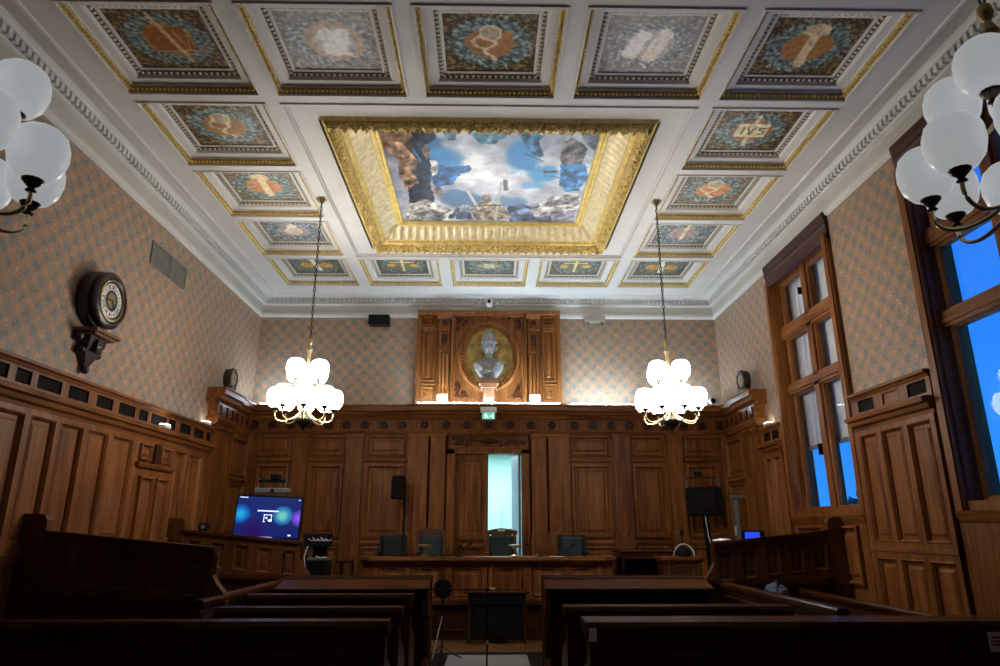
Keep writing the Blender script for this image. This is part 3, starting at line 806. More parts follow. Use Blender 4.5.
for (z, cx, cy, rx, ry) in ST2:
    for i in range(NB):
        a = 2*PI*i/NB; x = cx+rx*math.cos(a); y = cy+ry*math.sin(a)
        fr_ = max(0, -math.sin(a))          # front of the head faces -y
        if .50 < z < .70:
            side = abs(math.cos(a))
            y -= .040*math.exp(-((z-.605)/.028)**2)*math.exp(-(side/.16)**2)*(fr_ > 0)      # nose
            y += .042*math.exp(-((z-.645)/.018)**2)*math.exp(-((side-.38)/.16)**2)*(fr_ > 0)  # eye sockets
            y -= .018*math.exp(-((z-.565)/.010)**2)*math.exp(-(side/.28)**2)*(fr_ > 0)       # lips
            y += .018*math.exp(-((z-.550)/.008)**2)*math.exp(-(side/.3)**2)*(fr_ > 0)
            y -= .014*math.exp(-((z-.528)/.014)**2)*math.exp(-(side/.25)**2)*(fr_ > 0)       # chin
        if .05 < z < .33: y += .022*math.sin(x*34+z*40)*fr_                                   # folds of the drapery
        b.v.append((x, y, z+ZB))
n = len(ST2)
for k in range(n-1):
    for i in range(NB): b.f.append((k*NB+i, k*NB+(i+1)%NB, (k+1)*NB+(i+1)%NB, (k+1)*NB+i))
b.f.append(tuple(range(NB-1,-1,-1))); b.f.append(tuple(range((n-1)*NB, n*NB)))
mk('figure', b, MARBLE, bust)
b = B(); b.tube([(.136*math.cos(a), -.032+.146*math.sin(a), ZB+.715) for a in [2*PI*i/24 for i in range(25)]], .016, 6)
b.tube([(0, -.17, ZB+.76), (0, -.14, ZB+.84), (0, -.09, ZB+.92), (0, 0, ZB+.98)], [.012,.016,.016,.008], 6)
mk('helmet_band', b, MARBLE, bust)
b = B(); b.sm = True
random.seed(9)
for k in range(26):
    t = k/25; x = -.15+.34*t; z = .12+.22*t*t+random.uniform(-.03,.03)
    b.ball((x, -.158+.05*abs(t-.4), ZB+z), .05, .022, .022, 6, 4, Matrix.Rotation(random.uniform(-1.2, 1.2), 3, 'Y'))
mk('laurel_garland', b, MARBLE, bust)
for s in (-1, 1):
    b = B(); b.ball((s*.125, -.02, ZB+.60), .022, .05, .06, 8, 6); mk('side_curl', b, MARBLE, bust)

# ================================================================== SIDE WALL PANELLING
def side_panelling(pl, a0, a1, cols, squares, parent, lit=None, z_low=FZ):
    d = .05
    b = B(); pbox(b, pl, a0, a1, z_low, 3.14, 0, d); mk('panelling_backing', b, OAK, parent)
    b = B(); mould(b, pl, a0, a1, [(0,3.11),(d+.03,3.11),(d+.045,3.135),(d+.075,3.15),(d+.075,3.18),(0,3.18)]); mk('panelling_cap', b, OAKY, parent)
    b = B(); mould(b, pl, a0, a1, [(0,2.74),(d+.02,2.74),(d+.03,2.78),(d+.07,2.80),(d+.085,2.84),(d+.13,2.855),(d+.14,2.895),(d+.10,2.91),(0,2.92)]); mk('panelling_cornice', b, OAKY, parent)
    b = B(); mould(b, pl, a0, a1, [(0,1.38),(d+.03,1.38),(d+.05,1.41),(d+.045,1.45),(d+.02,1.47),(0,1.47)]); mould(b, pl, a0, a1, [(0,FZ),(d+.035,FZ),(d+.035,.24),(d+.015,.27),(0,.27)]); mk('rail_moulding', b, OAKY, parent)
    b = B(); e = [a0]+[q for c in cols for q in c]+[a1]
    for i in range(0, len(e), 2):
        if e[i+1]-e[i] > .005: pbox(b, pl, e[i], e[i+1], z_low, 2.74, d-.01, d+.042)
    for (za, zb) in ((2.69,2.74),(1.34,1.50),(FZ,.32)): pbox(b, pl, a0, a1, za, zb, d-.01, d+.0405)
    mk('stile_frame', b, OAK, parent)
    for (c0, c1) in cols:
        panel(pl, c0, c1, 1.50, 2.69, d, parent, steps=[(0,.040),(.012,.048),(.03,.022),(.036,.003),(.07,.003),(.095,.018)])
        panel(pl, c0, c1, .32, 1.34, d, parent, steps=[(0,.040),(.012,.048),(.03,.022),(.036,.003),(.07,.003),(.095,.018)])
    b = B(); e = [a0]+[q for c in squares for q in c]+[a1]
    for i in range(0, len(e), 2):
        if e[i+1]-e[i] > .005: pbox(b, pl, e[i], e[i+1], 2.92, 3.11, d-.01, d+.0185)
    pbox(b, pl, a0, a1, 2.90, 2.955, d-.01, d+.02); pbox(b, pl, a0, a1, 3.09, 3.13, d-.01, d+.02)
    mk('frieze_frame', b, OAK, parent)
    for k, (c0, c1) in enumerate(squares):
        b = B(); prings(b, pl, c0, c1, 2.955, 3.09, d-.006, [(0,.024),(.008,.026),(.014,.008)]); mk('frieze_panel', b, OAKY if lit and k in lit else GRILLE, parent)
lcols = [(3.5,3.95),(4.02,4.48),(4.56,5.02),(5.10,5.55),(5.63,5.85),(5.93,6.32),(6.405,6.79),(6.875,7.27),(7.355,7.76),(7.845,8.33)]
lsq = [(4.4,4.75),(4.9,5.25),(5.42,5.72),(5.82,6.02),(6.12,6.34),(6.43,6.81),(6.93,7.29),(7.45,7.785),(7.92,8.29),(8.395,8.61),(8.71,9.13),(9.21,9.40),(9.55,9.89),(10.02,10.35),(10.47,10.60)]
side_panelling('L', 2.0, 10.62, lcols+[(8.44,9.40),(9.48,9.84),(9.93,10.36),(10.45,10.58)], lsq, wall_l)
side_panelling('R', 6.42, 7.90, [(6.49,6.87),(6.96,7.35),(7.43,7.80)], [(6.49,6.80),(6.96,7.27),(7.44,7.76)], wall_r, lit=(1,))
side_panelling('R', 9.94, 10.62, [(10.0,10.27),(10.34,10.58)], [(10.02,10.26),(10.34,10.56)], wall_r)
side_panelling('R', 2.0, 4.24, [(2.1,2.5),(2.6,3.0),(3.1,3.5),(3.6,4.1)], [], wall_r)
b = B(); pbox(b, 'R', 8.0, 9.9, FZ, 1.74, 0, .05); mk('window_apron', b, OAK, wall_r)
panel('R', 8.15, 8.85, 1.0, 1.68, .05, wall_r); panel('R', 8.98, 9.72, 1.0, 1.68, .05, wall_r)
b = B(); pbox(b, 'R', 4.3, 6.40, FZ, 1.74, 0, .05); mk('window_apron', b, OAK, wall_r)
# door in the clock wall
door2 = thing('door_2', (0,0,0), 'narrow oak door with tall twin panels in the clock wall', None, kind='structure')
b = B(); pbox(b, 'L', 8.46, 9.38, FZ, 2.36, .06, .10); mk('door_leaf', b, OAK, door2)
for (c0, c1) in ((8.53,8.89),(8.95,9.31)):
    panel('L', c0, c1, 1.25, 2.28, .10, door2); panel('L', c0, c1, .3, 1.15, .10, door2)
b = B(); mould(b, 'L', 8.42, 9.42, [(.05,2.38),(.13,2.38),(.15,2.41),(.15,2.44),(.05,2.44)]); mk('door_head', b, OAKY, door2)
for (c0, c1) in ((8.50,8.80),(9.04,9.34)): panel('L', c0, c1, 2.47, 2.68, .07, door2)
b = B(); pbox(b, 'L', 8.85, 8.99, 2.45, 2.70, .05, .12); mk('carved_block', b, MAH, door2)
# corner pavilions with the taller cornice
for pl, wall in (('L', wall_l), ('R', wall_r)):
    a0, a1 = 10.62, 12.30
    b = B(); pbox(b, pl, a0, a1, FZ, 3.60, 0, .08); mk('pavilion_backing', b, OAK, wall)
    PC1 = [(0,3.56),(.14,3.56),(.16,3.60),(.22,3.63),(.24,3.68),(.28,3.70),(.29,3.77),(.31,3.78),(.31,3.80),(0,3.80)]
    b = B(); mould(b, pl, a0-.16, 11.35, PC1); mould(b, pl, 11.30, a1-.2, shift(PC1, -.06)); mk('pavilion_cornice', b, OAKY, wall)
    b = B(); pbox(b, pl, a0-.04, 11.35, 3.34, 3.58, 0, .16); pbox(b, pl, a0-.02, a1, 3.34, 3.58, 0, .12); mk('pavilion_frieze', b, OAKY, wall)
    b = B(); mould(b, pl, a0-.08, 11.38, [(0,3.22),(.15,3.22),(.18,3.26),(.20,3.32),(.16,3.35),(0,3.35)]); mould(b, pl, 11.3, a1, [(0,3.25),(.12,3.25),(.15,3.32),(0,3.35)]); mk('pavilion_architrave', b, OAKY, wall)
    for a in (10.72, 10.96, 11.20): 
        b = B(); pbox(b, pl, a-.045, a+.045, 3.38, 3.54, .155, .185); mk('frieze_block', b, MAH, wall)
    for a in (11.5, 11.75, 12.0):
        b = B(); pbox(b, pl, a-.045, a+.045, 3.38, 3.54, .115, .145); mk('frieze_block', b, MAH, wall)
    pilaster(pl, 10.68, 10.90, 1.42, 3.22, .06, .13, wall); pilaster(pl, 10.98, 11.28, 1.42, 3.22, .06, .15, wall)
    b = B(); pbox(b, pl, 10.64, 11.32, FZ, 1.42, .06, .17); mk('pedestal', b, OAK, wall)
    panel(pl, 11.40, 12.20, 2.50, 3.15, .08, wall); panel(pl, 11.40, 12.20, 1.48, 2.40, .08, wall)
    b = B(); mould(b, pl, 11.33, a1, [(.06,2.40),(.12,2.41),(.15,2.45),(.12,2.49),(.06,2.49)]); mk('rail_moulding', b, OAKY, wall)

# ================================================================== WINDOWS
def window(name, w, label, sill=1.74):
    y0, y1 = w; z0, z1 = WZ; T = thing(name, (0,0,0), label, None, kind='structure')
    xo = XW+.30; xg = XW+.15
    b = B()                                    # reveal lining
    b.box(XW-.01, xo, y0-.03, y0+.02, z0, z1); b.box(XW-.01, xo, y1-.02, y1+.03, z0, z1); b.box(XW-.01, xo, y0, y1, z1-.02, z1+.03); b.box(XW-.03, xo, y0, y1, z0-.04, z0+.09)
    mk('window_lining', b, OAK, T)
    b = B()                                    # casing proud of the wall
    for (a, c) in ((y0-.135, y0+.0), (y1-.0, y1+.135)):
        pbox(b, 'R', a, c, sill, z1+.02, 0, .055); pbox(b, 'R', a+.02, c-.02, sill, z1+.02, .05, .075)
    mk('window_casing', b, OAK, T)
    b = B(); mould(b, 'R', y0-.135, y1+.115, [(0,z1-.06),(.056,z1-.06),(.066,z1-.02),(.045,z1+.01),(.045,z1+.12),(.06,z1+.14),(.055,z1+.20),(.068,z1+.24),(.072,z1+.30),(.065,z1+.32),(0,z1+.32)])
    mk('window_header', b, RED, T)
    b = B(); mould(b, 'R', y0-.10, y1+.10, [(0,z0-.10),(.06,z0-.10),(.09,z0-.03),(.10,z0),(0,z0)]); mk('window_sill', b, OAKY, T)
    ym = (y0+y1)/2 - .01; cols = ((y0+.13, ym-.115), (ym+.105, y1-.13)); rows = ((1.93,3.53),(3.74,4.38),(4.63,5.25))
    b = B(); b.box(XW+.06, XW+.22, ym-.07, ym+.07, z0, z1); mk('mullion', b, OAK, T)
    for (za, zb) in ((3.55,3.72),(4.40,4.61)):
        b = B(); b.box(XW+.06, XW+.22, y0, y1, za, zb); b.box(XW+.04, XW+.08, y0, y1, za+.04, zb-.04); mk('transom', b, OAKY, T)
    for (ya, yb) in cols:
        for (za, zb) in rows:
            b = B(); b.rings((XW+.10, ya-.07, za-.06), (0,1,0), (0,0,1), (-1,0,0), yb-ya+.14, zb-za+.12, [(0,-.08),(0,.01),(.05,.01),(.06,0),(.065,-.05)], cap=False)
            sash = mk('sash', b, OAK, T)
            b = B(); b.add([(xg,ya-.02,za-.02),(xg,yb+.02,za-.02),(xg,yb+.02,zb+.02),(xg,ya-.02,zb+.02)], [(3,2,1,0)]); mk('pane', b, GLASS, sash)
    b = B(); b.box(XW+.02, XW+.08, ym+.09, ym+.12, 4.9, 5.0); b.box(XW+.02, XW+.08, ym+.09, ym+.12, 2.6, 2.75); mk('window_catch', b, BLKMET, T)
    return T
window('window_1', W1, 'tall six pane oak window near the back corner, blind half lowered')
window('window_2', W2, 'tall six pane oak window with bare blue glass, nearer the pews')
# slatted blind hanging outside window 1
bl = thing('venetian_blind', (XW+.255, (W1[0]+W1[1])/2, 2.80), 'grey slatted blind half lowered outside the tall window', 'blind')
b = B(); hw = (W1[1]-W1[0])/2-.02
for k in range(50):
    z = .05*k; b.add([(-.010,-hw,z+.050),(-.010,hw,z+.050),(.012,hw,z-.006),(.012,-hw,z-.006)], [(0,1,2,3)])
mk('slats', b, plain('blind_slat', (.62,.62,.60), .5, var=.05), bl, kind='stuff')
b = B(); b.box(-.03, .03, -hw, hw, -.06, -.01); mk('bottom_rail', b, GREY, bl)
b = B()
for y in (-hw*.6, hw*.05, hw*.65): b.box(-.024, -.018, y-.01, y+.01, -.01, 2.52)
mk('ladder_tape', b, PAPER, bl)
# trees outside
def tree(x, y, h, r, seed, label):
    T = thing('tree', (x, y, -4.0), label, 'tree', 'trees outside the window')
    mk('trunk', B().tube([(0,0,0),(.1,0,h*.3),(0,.1,h*.6)], [.25,.2,.12], 8), BARK, T)
    b = B(); random.seed(seed)
    for k in range(900):
        p = Vector((random.gauss(0,1), random.gauss(0,1), random.gauss(0,1))).normalized()*random.random()**.4*r
        p.z = p.z*1.2 + h*.72; a = Vector((random.uniform(-1,1), random.uniform(-1,1), random.uniform(-1,1))).normalized()*.28; c = a.cross(Vector((.3,.5,.8))).normalized()*.16
        b.add([p-a, p+c, p+a, p-c], [(0,1,2,3)])
    mk('foliage', b, LEAFM, T)
tree(16.9, 30.5, 7.4, 1.5, 1, 'leafy tree outside seen low through the tall window')
tree(20.6, 33.5, 7.6, 1.6, 2, 'smaller leafy tree beside the taller one outside')

# ================================================================== LIGHT STRIPS, LAMPS ON LEDGES
def strip(x0, x1, d, label):
    T = thing('light_strip', ((x0+x1)/2, YB-d, 3.80), label, 'light', 'uplight strips on the panelling cornice')
    w = (x1-x0)/2
    mk('housing', B().box(-w, w, -.03, .03, 0, .025), WHITE, T)
    mk('diffuser', B().box(-w+.01, w-.01, -.022, .022, .025, .04), LED, T)
strip(-1.30, 1.30, .47, 'long white uplight strip under the bust')
strip(1.52, 2.75, .40, 'white uplight strip on the cornice beside the bust panel')
strip(-4.18, -3.45, .36, 'short uplight strip in the corner on the clock-wall side')
strip(3.40, 4.02, .36, 'short uplight strip in the corner on the window side')
for s, lb in ((-1, 'white box floodlight below the carved pilaster on the clock side'), (1, 'white box floodlight below the carved pilaster on the window side')):
    T = thing('floodlight', (s*.86, YB-.27, 3.90), lb, 'light', 'floodlights beside the bust')
    mk('casing', B().cbox(-.10, .10, -.05, .05, 0, .12), WHITE, T)
    mk('lens', B().box(-.085, .085, -.03, .045, .12, .128), LEDW, T)
def ledge_lamp(pl, a, z, d, label, watt=26):
    p = P(pl, a, z, d); T = thing('ledge_lamp', p, label, 'lamp')
    mk('lamp_body', B().cbox(-.05, .05, -.09, .09, 0, .05), WHITE, T); mk('lamp_lens', B().box(-.04, .04, -.07, .07, .05, .058), LEDW, T)
    ld = bpy.data.lights.new('uplight', 'AREA'); ld.shape = 'RECTANGLE'; ld.size = .07; ld.size_y = .13; ld.energy = watt; ld.spread = math.radians(80); ld.color = (1.0, .96, .90)
    lo = bpy.data.objects.new('uplight', ld); COL.objects.link(lo); lo.parent = T; lo.location = (0, 0, .062)
    tgt = Vector((0, 8.2, 6.0)) - Vector(p); lo.rotation_euler = tgt.to_track_quat('-Z', 'Y').to_euler()
ledge_lamp('L', 8.95, 2.92, .14, 'small white uplighter on the ledge above the side door')
ledge_lamp('L', 10.40, 3.18, .07, 'tiny white lamp on top of the panelling by the corner')
ledge_lamp('R', 10.35, 3.18, .07, 'tiny white lamp on top of the panelling beside the window')

# ================================================================== CHANDELIERS
def chandelier_parts(opal):
    T = {}
    H = CZ
    Z = lambda z: z - H
    T['canopy'] = (B().lathe([(.075,0),(.075,-.012),(.055,-.03),(.03,-.06),(.015,-.075)], 16), BRASS)
    b = B(); n = 36; z = Z(3.98); L = -.07 - z
    for k in range(n):
        z0 = z + L*k/n; z1 = z + L*(k+1)/n
        M4 = Matrix.Translation((0,0,(z0+z1)/2)) @ Matrix.Rotation(PI/2*(k%2), 4, 'Z')
        pts = [(M4 @ Vector((.014*math.cos(t), 0, (L/n*.62)*math.sin(t)))) for t in [2*PI*i/8 for i in range(9)]]
        b.tube(pts, .0055, 5)
    T['chain'] = (b, DKBRASS)
    T['stem'] = (B().lathe([(.012,Z(3.98)),(.03,Z(3.96)),(.034,Z(3.92)),(.016,Z(3.88)),(.028,Z(3.85)),(.040,Z(3.82)),(.026,Z(3.78)),(.020,Z(3.60)),(.024,Z(3.46)),(.055,Z(3.42)),(.060,Z(3.38)),(.035,Z(3.34)),(.026,Z(3.20)),(.040,Z(3.10)),(.060,Z(3.06)),(.062,Z(3.02)),(.045,Z(2.99))], 16), BRASS)
    T['bowl'] = (B().lathe([(.04,Z(3.0)),(.07,Z(2.985)),(.105,Z(2.955)),(.112,Z(2.925)),(.095,Z(2.885)),(.055,Z(2.85)),(.025,Z(2.835)),(.022,Z(2.815)),(.006,Z(2.80))], 18), DKBRASS)
    return T
GLP = [(.035,-.125),(.070,-.112),(.102,-.07),(.116,-.01),(.114,.045),(.100,.088),(.072,.115),(.035,.125)]
def arm_mesh(r0, z0, r1, zlow, zcup):
    b = B(); pts = []
    cps = [Vector((r0,0,z0)), Vector((r0+(r1-r0)*.25,0,zlow-.02)), Vector((r1-.02,0,zlow-.10)), Vector((r1+.02,0,zlow+.02)), Vector((r1,0,zcup))]
    for i in range(17):
        t = i/16; q = cps
        while len(q) > 1: q = [q[k].lerp(q[k+1], t) for k in range(len(q)-1)]
        pts.append(q[0])
    b.tube(pts, .0095, 6)
    return b
def cup_mesh():
    return B().lathe([(.012,-.05),(.022,-.045),(.012,-.03),(.028,-.015),(.042,.0),(.044,.012),(.030,.018),(.030,.036),(.026,.045)], 12)
def chandelier(loc, opal, label, up_off=.62):
    T = thing('chandelier', loc, label, 'chandelier', 'brass chandeliers with opal globes')
    H = CZ
    for k, (b, m) in chandelier_parts(opal).items(): mk(k, b, m, T)
    lowarm = mk('arm', arm_mesh(.04, 3.04-H, .345, 2.93-H, 3.02-H), BRASS, T); up = mk('arm', arm_mesh(.04, 3.40-H, .20, 3.36-H, 3.40-H), BRASS, T)
    gm = B().lathe(GLP, 20); cm = cup_mesh()
    g0 = c0 = None
    for (n, r, zg, off, arm) in ((8, .345, 3.195, .22, lowarm), (4, .20, 3.545, up_off, up)):
        for k in range(n):
            a = off + 2*PI*k/n
            A_ = arm if k == 0 else inst(arm, T); A_.rotation_euler = (0, 0, a)
            pos = (r*math.cos(a), r*math.sin(a), zg-H)
            if g0 is None:
                g0 = mk('globe', gm, opal, T, loc=pos, label='rounded opal glass lamp globe'); c0 = mk('cup', cm, DKBRASS, T, loc=(pos[0], pos[1], pos[2]-.13))
            else:
                inst(g0, T, pos); inst(c0, T, (pos[0], pos[1], pos[2]-.13))
    return T
chandelier((-2.28, 8.24, CZ), OPAL, 'brightly lit brass chandelier hanging on the clock-wall side of the gilt painting', 1.056)
chandelier((2.28, 8.24, CZ), OPAL, 'brightly lit brass chandelier hanging on the window side of the gilt painting')
chandelier((-2.28, 2.50, CZ), OPALD, 'brass chandelier, globes greyed to imitate edge darkening, hanging before the clock wall')
chandelier((2.28, 2.50, CZ), OPALD, 'brass chandelier, globes greyed to imitate edge darkening, hanging before the bare blue window')

# ================================================================== WALL FITTINGS
# round wall clock on a bracket (local x = out of wall)
ck = thing('wall_clock', (-XW, 7.17, 4.10), 'round dark wood wall clock with white numeral ring on a carved bracket', 'clock')
RX = Matrix.Rotation(PI/2, 3, 'Y')
mk('case', B().lathe([(.30,0),(.33,.03),(.33,.12),(.30,.14),(.31,.17),(.325,.18),(.325,.20),(.30,.225),(.265,.23),(.25,.215),(.235,.205)], 32, M=RX), DARKIRON, ck)
mk('rim', B().lathe([(.236,.203),(.238,.222),(.222,.226),(.212,.214)], 32, M=RX, cap=False), BRASS, ck)
mk('dial', B().lathe([(.215,.200),(.215,.206),(.005,.2065)], 32, M=RX), plain('dial_dark', (.06,.055,.035), .4, .3, var=.4, scale=30), ck)
b = B()
for k in range(12):
    a0 = 2*PI*(k-.46)/12; a1 = 2*PI*(k+.46)/12; ps = []
    for a in (a0, (a0+a1)/2, a1): ps.append((.208, .195*math.sin(a), .195*math.cos(a)))
    for a in (a1, (a0+a1)/2, a0): ps.append((.208, .122*math.sin(a), .122*math.cos(a)))
    b.v += ps; n_ = len(b.v)-6; b.f.append(tuple(range(n_, n_+6)))
mk('numeral_ring', b, WHITE, ck)
ROM = ['XII','I','II','III','IIII','V','VI','VII','VIII','IX','X','XI']
for k, tx in enumerate(ROM):
    b = B(); a = 2*PI*k/12; n_ = len(tx)
    for i, ch in enumerate(tx):
        off = (i-(n_-1)/2)*.017
        for tilt in ((0,) if ch == 'I' else ((.3, -.3) if ch == 'X' else (.22, -.22))):
            sh = 0 if ch != 'V' else (.005 if tilt < 0 else -.005)
            # local: tangential (t), radial (r)
            M4 = Matrix.Rotation(-a, 4, 'X') @ Matrix.Translation((.2095, off+sh, .158)) @ Matrix.Rotation(tilt, 4, 'X')
            b.tbox(M4, .0008, .0028, .024)
    mk('numeral', b, BLACK, ck, kind='stuff')
mk('dial_centre', B().lathe([(.085,.2065),(.08,.212),(.03,.214),(.005,.216)], 20, M=RX), BRASS, ck)
b = B()
for (a, L, w) in ((math.radians(150), .10, .007), (math.radians(262), .15, .005)):
    M4 = Matrix.Rotation(-a, 4, 'X') @ Matrix.Translation((.219, 0, L/2)); b.tbox(M4, .001, w, L/2)
mk('hands', b, BLACK, ck)
b = B(); b.box(0, .25, -.24, .24, -.41, -.375); b.box(0, .21, -.20, .20, -.44, -.41); mk('bracket_shelf', b, plain('bracket_wood', (.16,.075,.03), .4, var=.2), ck)
b = B()
b.prism([(-.19,-.44),(.19,-.44),(.15,-.56),(.17,-.60),(.10,-.68),(.05,-.76),(-.05,-.76),(-.10,-.68),(-.17,-.60),(-.15,-.56)], lambda y, z: (0, y, z), lambda y, z: (.15*(z+.95)/.51, y*.85, z))
b.box(.02, .17, -.055, .055, -.60, -.46)
mk('corbel', b, DARKIRON, ck)
b = B(); b.ball((.05, 0, -.79), .04, .05, .05, 10, 6); b.ball((.14, 0, -.53), .04, .07, .06, 10, 6)
for s in (-1, 1): b.ball((.06, s*.16, -.60), .05, .045, .045, 8, 5); b.ball((.06, s*.21, -.46), .04, .05, .06, 8, 5)
mk('carved_scroll', b, DARKIRON, ck, kind='stuff')
# grille in the clock wall
vt = thing('wall_vent', (-XW, 8.71, 5.14), 'two panel grey ventilation grille set in the papered wall', 'vent')
for s in (-1, 1):
    b = B(); b.rings((.0, s*.265-.25, -.165), (0,1,0), (0,0,1), (1,0,0), .50, .33, [(0,0),(0,.018),(.02,.018),(.024,.006)]); f = mk('grille_panel', b, VENT, vt)
    b = B()
    for k in range(14): z = -.135+.02*k; b.box(.006, .014, s*.265-.225, s*.265+.225, z, z+.010)
    mk('louvres', b, VENT, f, kind='stuff')
# spotlights high on the back wall
T = thing('wall_spotlight', (-2.12, YB, 5.50), 'black spotlight box high on the back wall on the clock side', 'light')
mk('lamp_box', B().cbox(-.20, .20, -.24, -.02, -.09, .10), BLACK, T); mk('bracket', B().box(-.03, .03, -.03, 0, -.05, .05), BLKMET, T)
T = thing('wall_speaker', (2.06, YB, 5.52), 'pale box with two legs high on the back wall on the window side', 'speaker')
mk('cabinet', B().cbox(-.20, .20, -.18, -.02, -.02, .09), plain('beige_plastic', (.36,.30,.23), .5), T); mk('foot', B().box(-.17, -.11, -.15, -.03, -.10, -.02), GREY, T); mk('foot', B().box(.11, .17, -.15, -.03, -.10, -.02), GREY, T)
# security camera above the bust
T = thing('security_camera', (0, YB-.12, 5.86), 'small white security camera with dark lens above the bust', 'camera')
mk('housing', B().cbox(-.065, .065, -.10, .02, -.085, .09, .02), WHITE, T); mk('lens', B().lathe([(.034,0),(.034,.02),(.02,.028)], 14, (0,-.10,.02), Matrix.Rotation(PI/2, 3, 'X')), BLACK, T)
mk('mount', B().box(-.03, .03, .02, .12, -.03, .03), WHITE, T)
T = thing('security_camera', (4.12, YB-.38, 3.86), 'dark bullet camera on the cornice corner under the window-side mantel clock', 'camera')
mk('barrel', B().lathe([(.045,-.10),(.05,-.06),(.05,.08),(.03,.10)], 14, (0,0,.03), Matrix.Rotation(PI/2, 3, 'X')), BLACK, T); mk('shield', B().lathe([(.056,.0),(.056,.11)], 14, (0,0,.03), Matrix.Rotation(PI/2, 3, 'X'), cap=False), WHITE, T); mk('mount', B().box(-.02, .02, -.02, .02, -.06, .0), GREY, T)
# exit sign hanging in front of the cornice
T = thing('exit_sign', (.0, YB-.60, 3.62), 'green and white emergency exit sign over the door', 'sign')
mk('lamp_box', B().cbox(-.145, .145, -.03, .05, .02, .12), WHITE, T)
G = emit('exit_green', (.10,.42,.30), .9); Wt = emit('exit_white', (.8,.95,.9), .9)
sg = mk('sign_plate', B().box(-.115, .115, -.012, .0, -.10, .02), G, T)
b = B()                                       # running figure, arrow and doorway
for (p, q, w) in (((-.055,-.02),(-.04,-.05),.012), ((-.04,-.05),(-.065,-.085),.007), ((-.04,-.05),(-.015,-.06),.007), ((-.015,-.06),(-.01,-.085),.007), ((-.055,-.025),(-.08,-.045),.006), ((-.05,-.025),(-.025,-.035),.006), ((.075,-.085),(.075,0.0),.010), ((.02,-.045),(.055,-.045),.007)):
    p, q = Vector((p[0],0,p[1])), Vector((q[0],0,q[1])); d = q-p; M4 = Matrix.Translation(((p.x+q.x)/2, -.0135, (p.z+q.z)/2)) @ Matrix.Rotation(math.atan2(d.x, d.z), 4, 'Y'); b.tbox(M4, w, .001, d.length/2+.004)
b.lathe([(.012,0),(.012,.002)], 12, (-.05, -.0125, -.002), Matrix.Rotation(PI/2, 3, 'X'))
mk('pictogram', b, Wt, sg, smooth=False)
# mantel clocks on the corner pavilions
for s, lb in ((-1, 'small dark mantel clock on the corner cornice of the clock wall'), (1, 'small dark mantel clock on the corner cornice beside the windows')):
    T = thing('mantel_clock', (s*(XW-.17), 10.92, 3.80), lb, 'clock', 'mantel clocks on the corner cornices', rz=math.radians(-s*84)); T.scale = (.78, .8, .95)
    # local: front is -y
    mk('base', B().cbox(-.13, .13, -.08, .10, 0, .06), DARKIRON, T)
    Mx = Matrix.Rotation(PI/2, 3, 'X')
    mk('case', B().lathe([(.16,-.09),(.185,-.08),(.185,.04),(.175,.07),(.15,.075),(.13,.06)], 22, (0,0,.235), Mx), DARKIRON, T)
    mk('dial', B().lathe([(.105,.06),(.105,.065),(.01,.066)], 20, (0,0,.235), Mx), plain('dial_cream', (.35,.27,.17), .5), T)
    b = B(); b.tbox(Matrix.Translation((.0,-.068,.27)), .004, .002, .035); b.tbox(Matrix.Translation((.025,-.068,.235)), .03, .002, .004); mk('hands', b, BLACK, T)
    b = B()
    for k in range(10):
        a = 2*PI*k/10; b.ball((.17*math.cos(a), -.05, .235+.17*math.sin(a)), .03, .03, .03, 6, 4)
    for q in (-1, 1): b.ball((q*.12, -.03, .09), .045, .05, .05, 8, 5)
    mk('carving', b, DARKIRON, T, kind='stuff')

# ================================================================== PEWS, DESKS, PARTITIONS
def frame_and_panels(T, x0, x1, z0, z1, y, n, matf=PEWZ, t=.035, front=-1, post=.07):
    """panelled board in local coordinates facing -y"""
    b = B(); w = (x1-x0-post)/n
    b.box(x0, x1, y, y+t*.5, z0, z1)
    for k in range(n+1): a = x0+w*k; b.box(a, a+post, y-t*.5+.0015, y+.002, z0+.001, z1-.001)
    b.box(x0, x1, y-t*.5, y+.002, z1-.07, z1); b.box(x0, x1, y-t*.5, y+.002, z0, z0+.09)
    mk('panel_frame', b, matf, T)
    first = None
    for k in range(n):
        a = x0+w*k+post; c = x0+w*(k+1)
        if first is None:
            q = B(); q.rings((0,0,0), (1,0,0), (0,0,1), (0,-1,0), c-a, z1-z0-.16, [(0,.016),(.01,.022),(.025,.008),(.03,.001),(.06,.001),(.085,.012)])
            first = mk('panel', q, matf, T, loc=(a, y-.002, z0+.09))
        else: inst(first, T, (a, y-.002, z0+.09))
def end_board(T, x, z1, t=.06, depth=.46, name='end_board'):
    pr = [(-.04,0),(depth,0),(depth,.42),(depth-.06,.50),(depth-.16,.55),(.12,.62),(.07,.74),(.07,z1),(-.04,z1)]
    mk(name, B().prism(pr, lambda y, z: (x-t/2, y, z), lambda y, z: (x+t/2, y, z)), PEWZ, T)
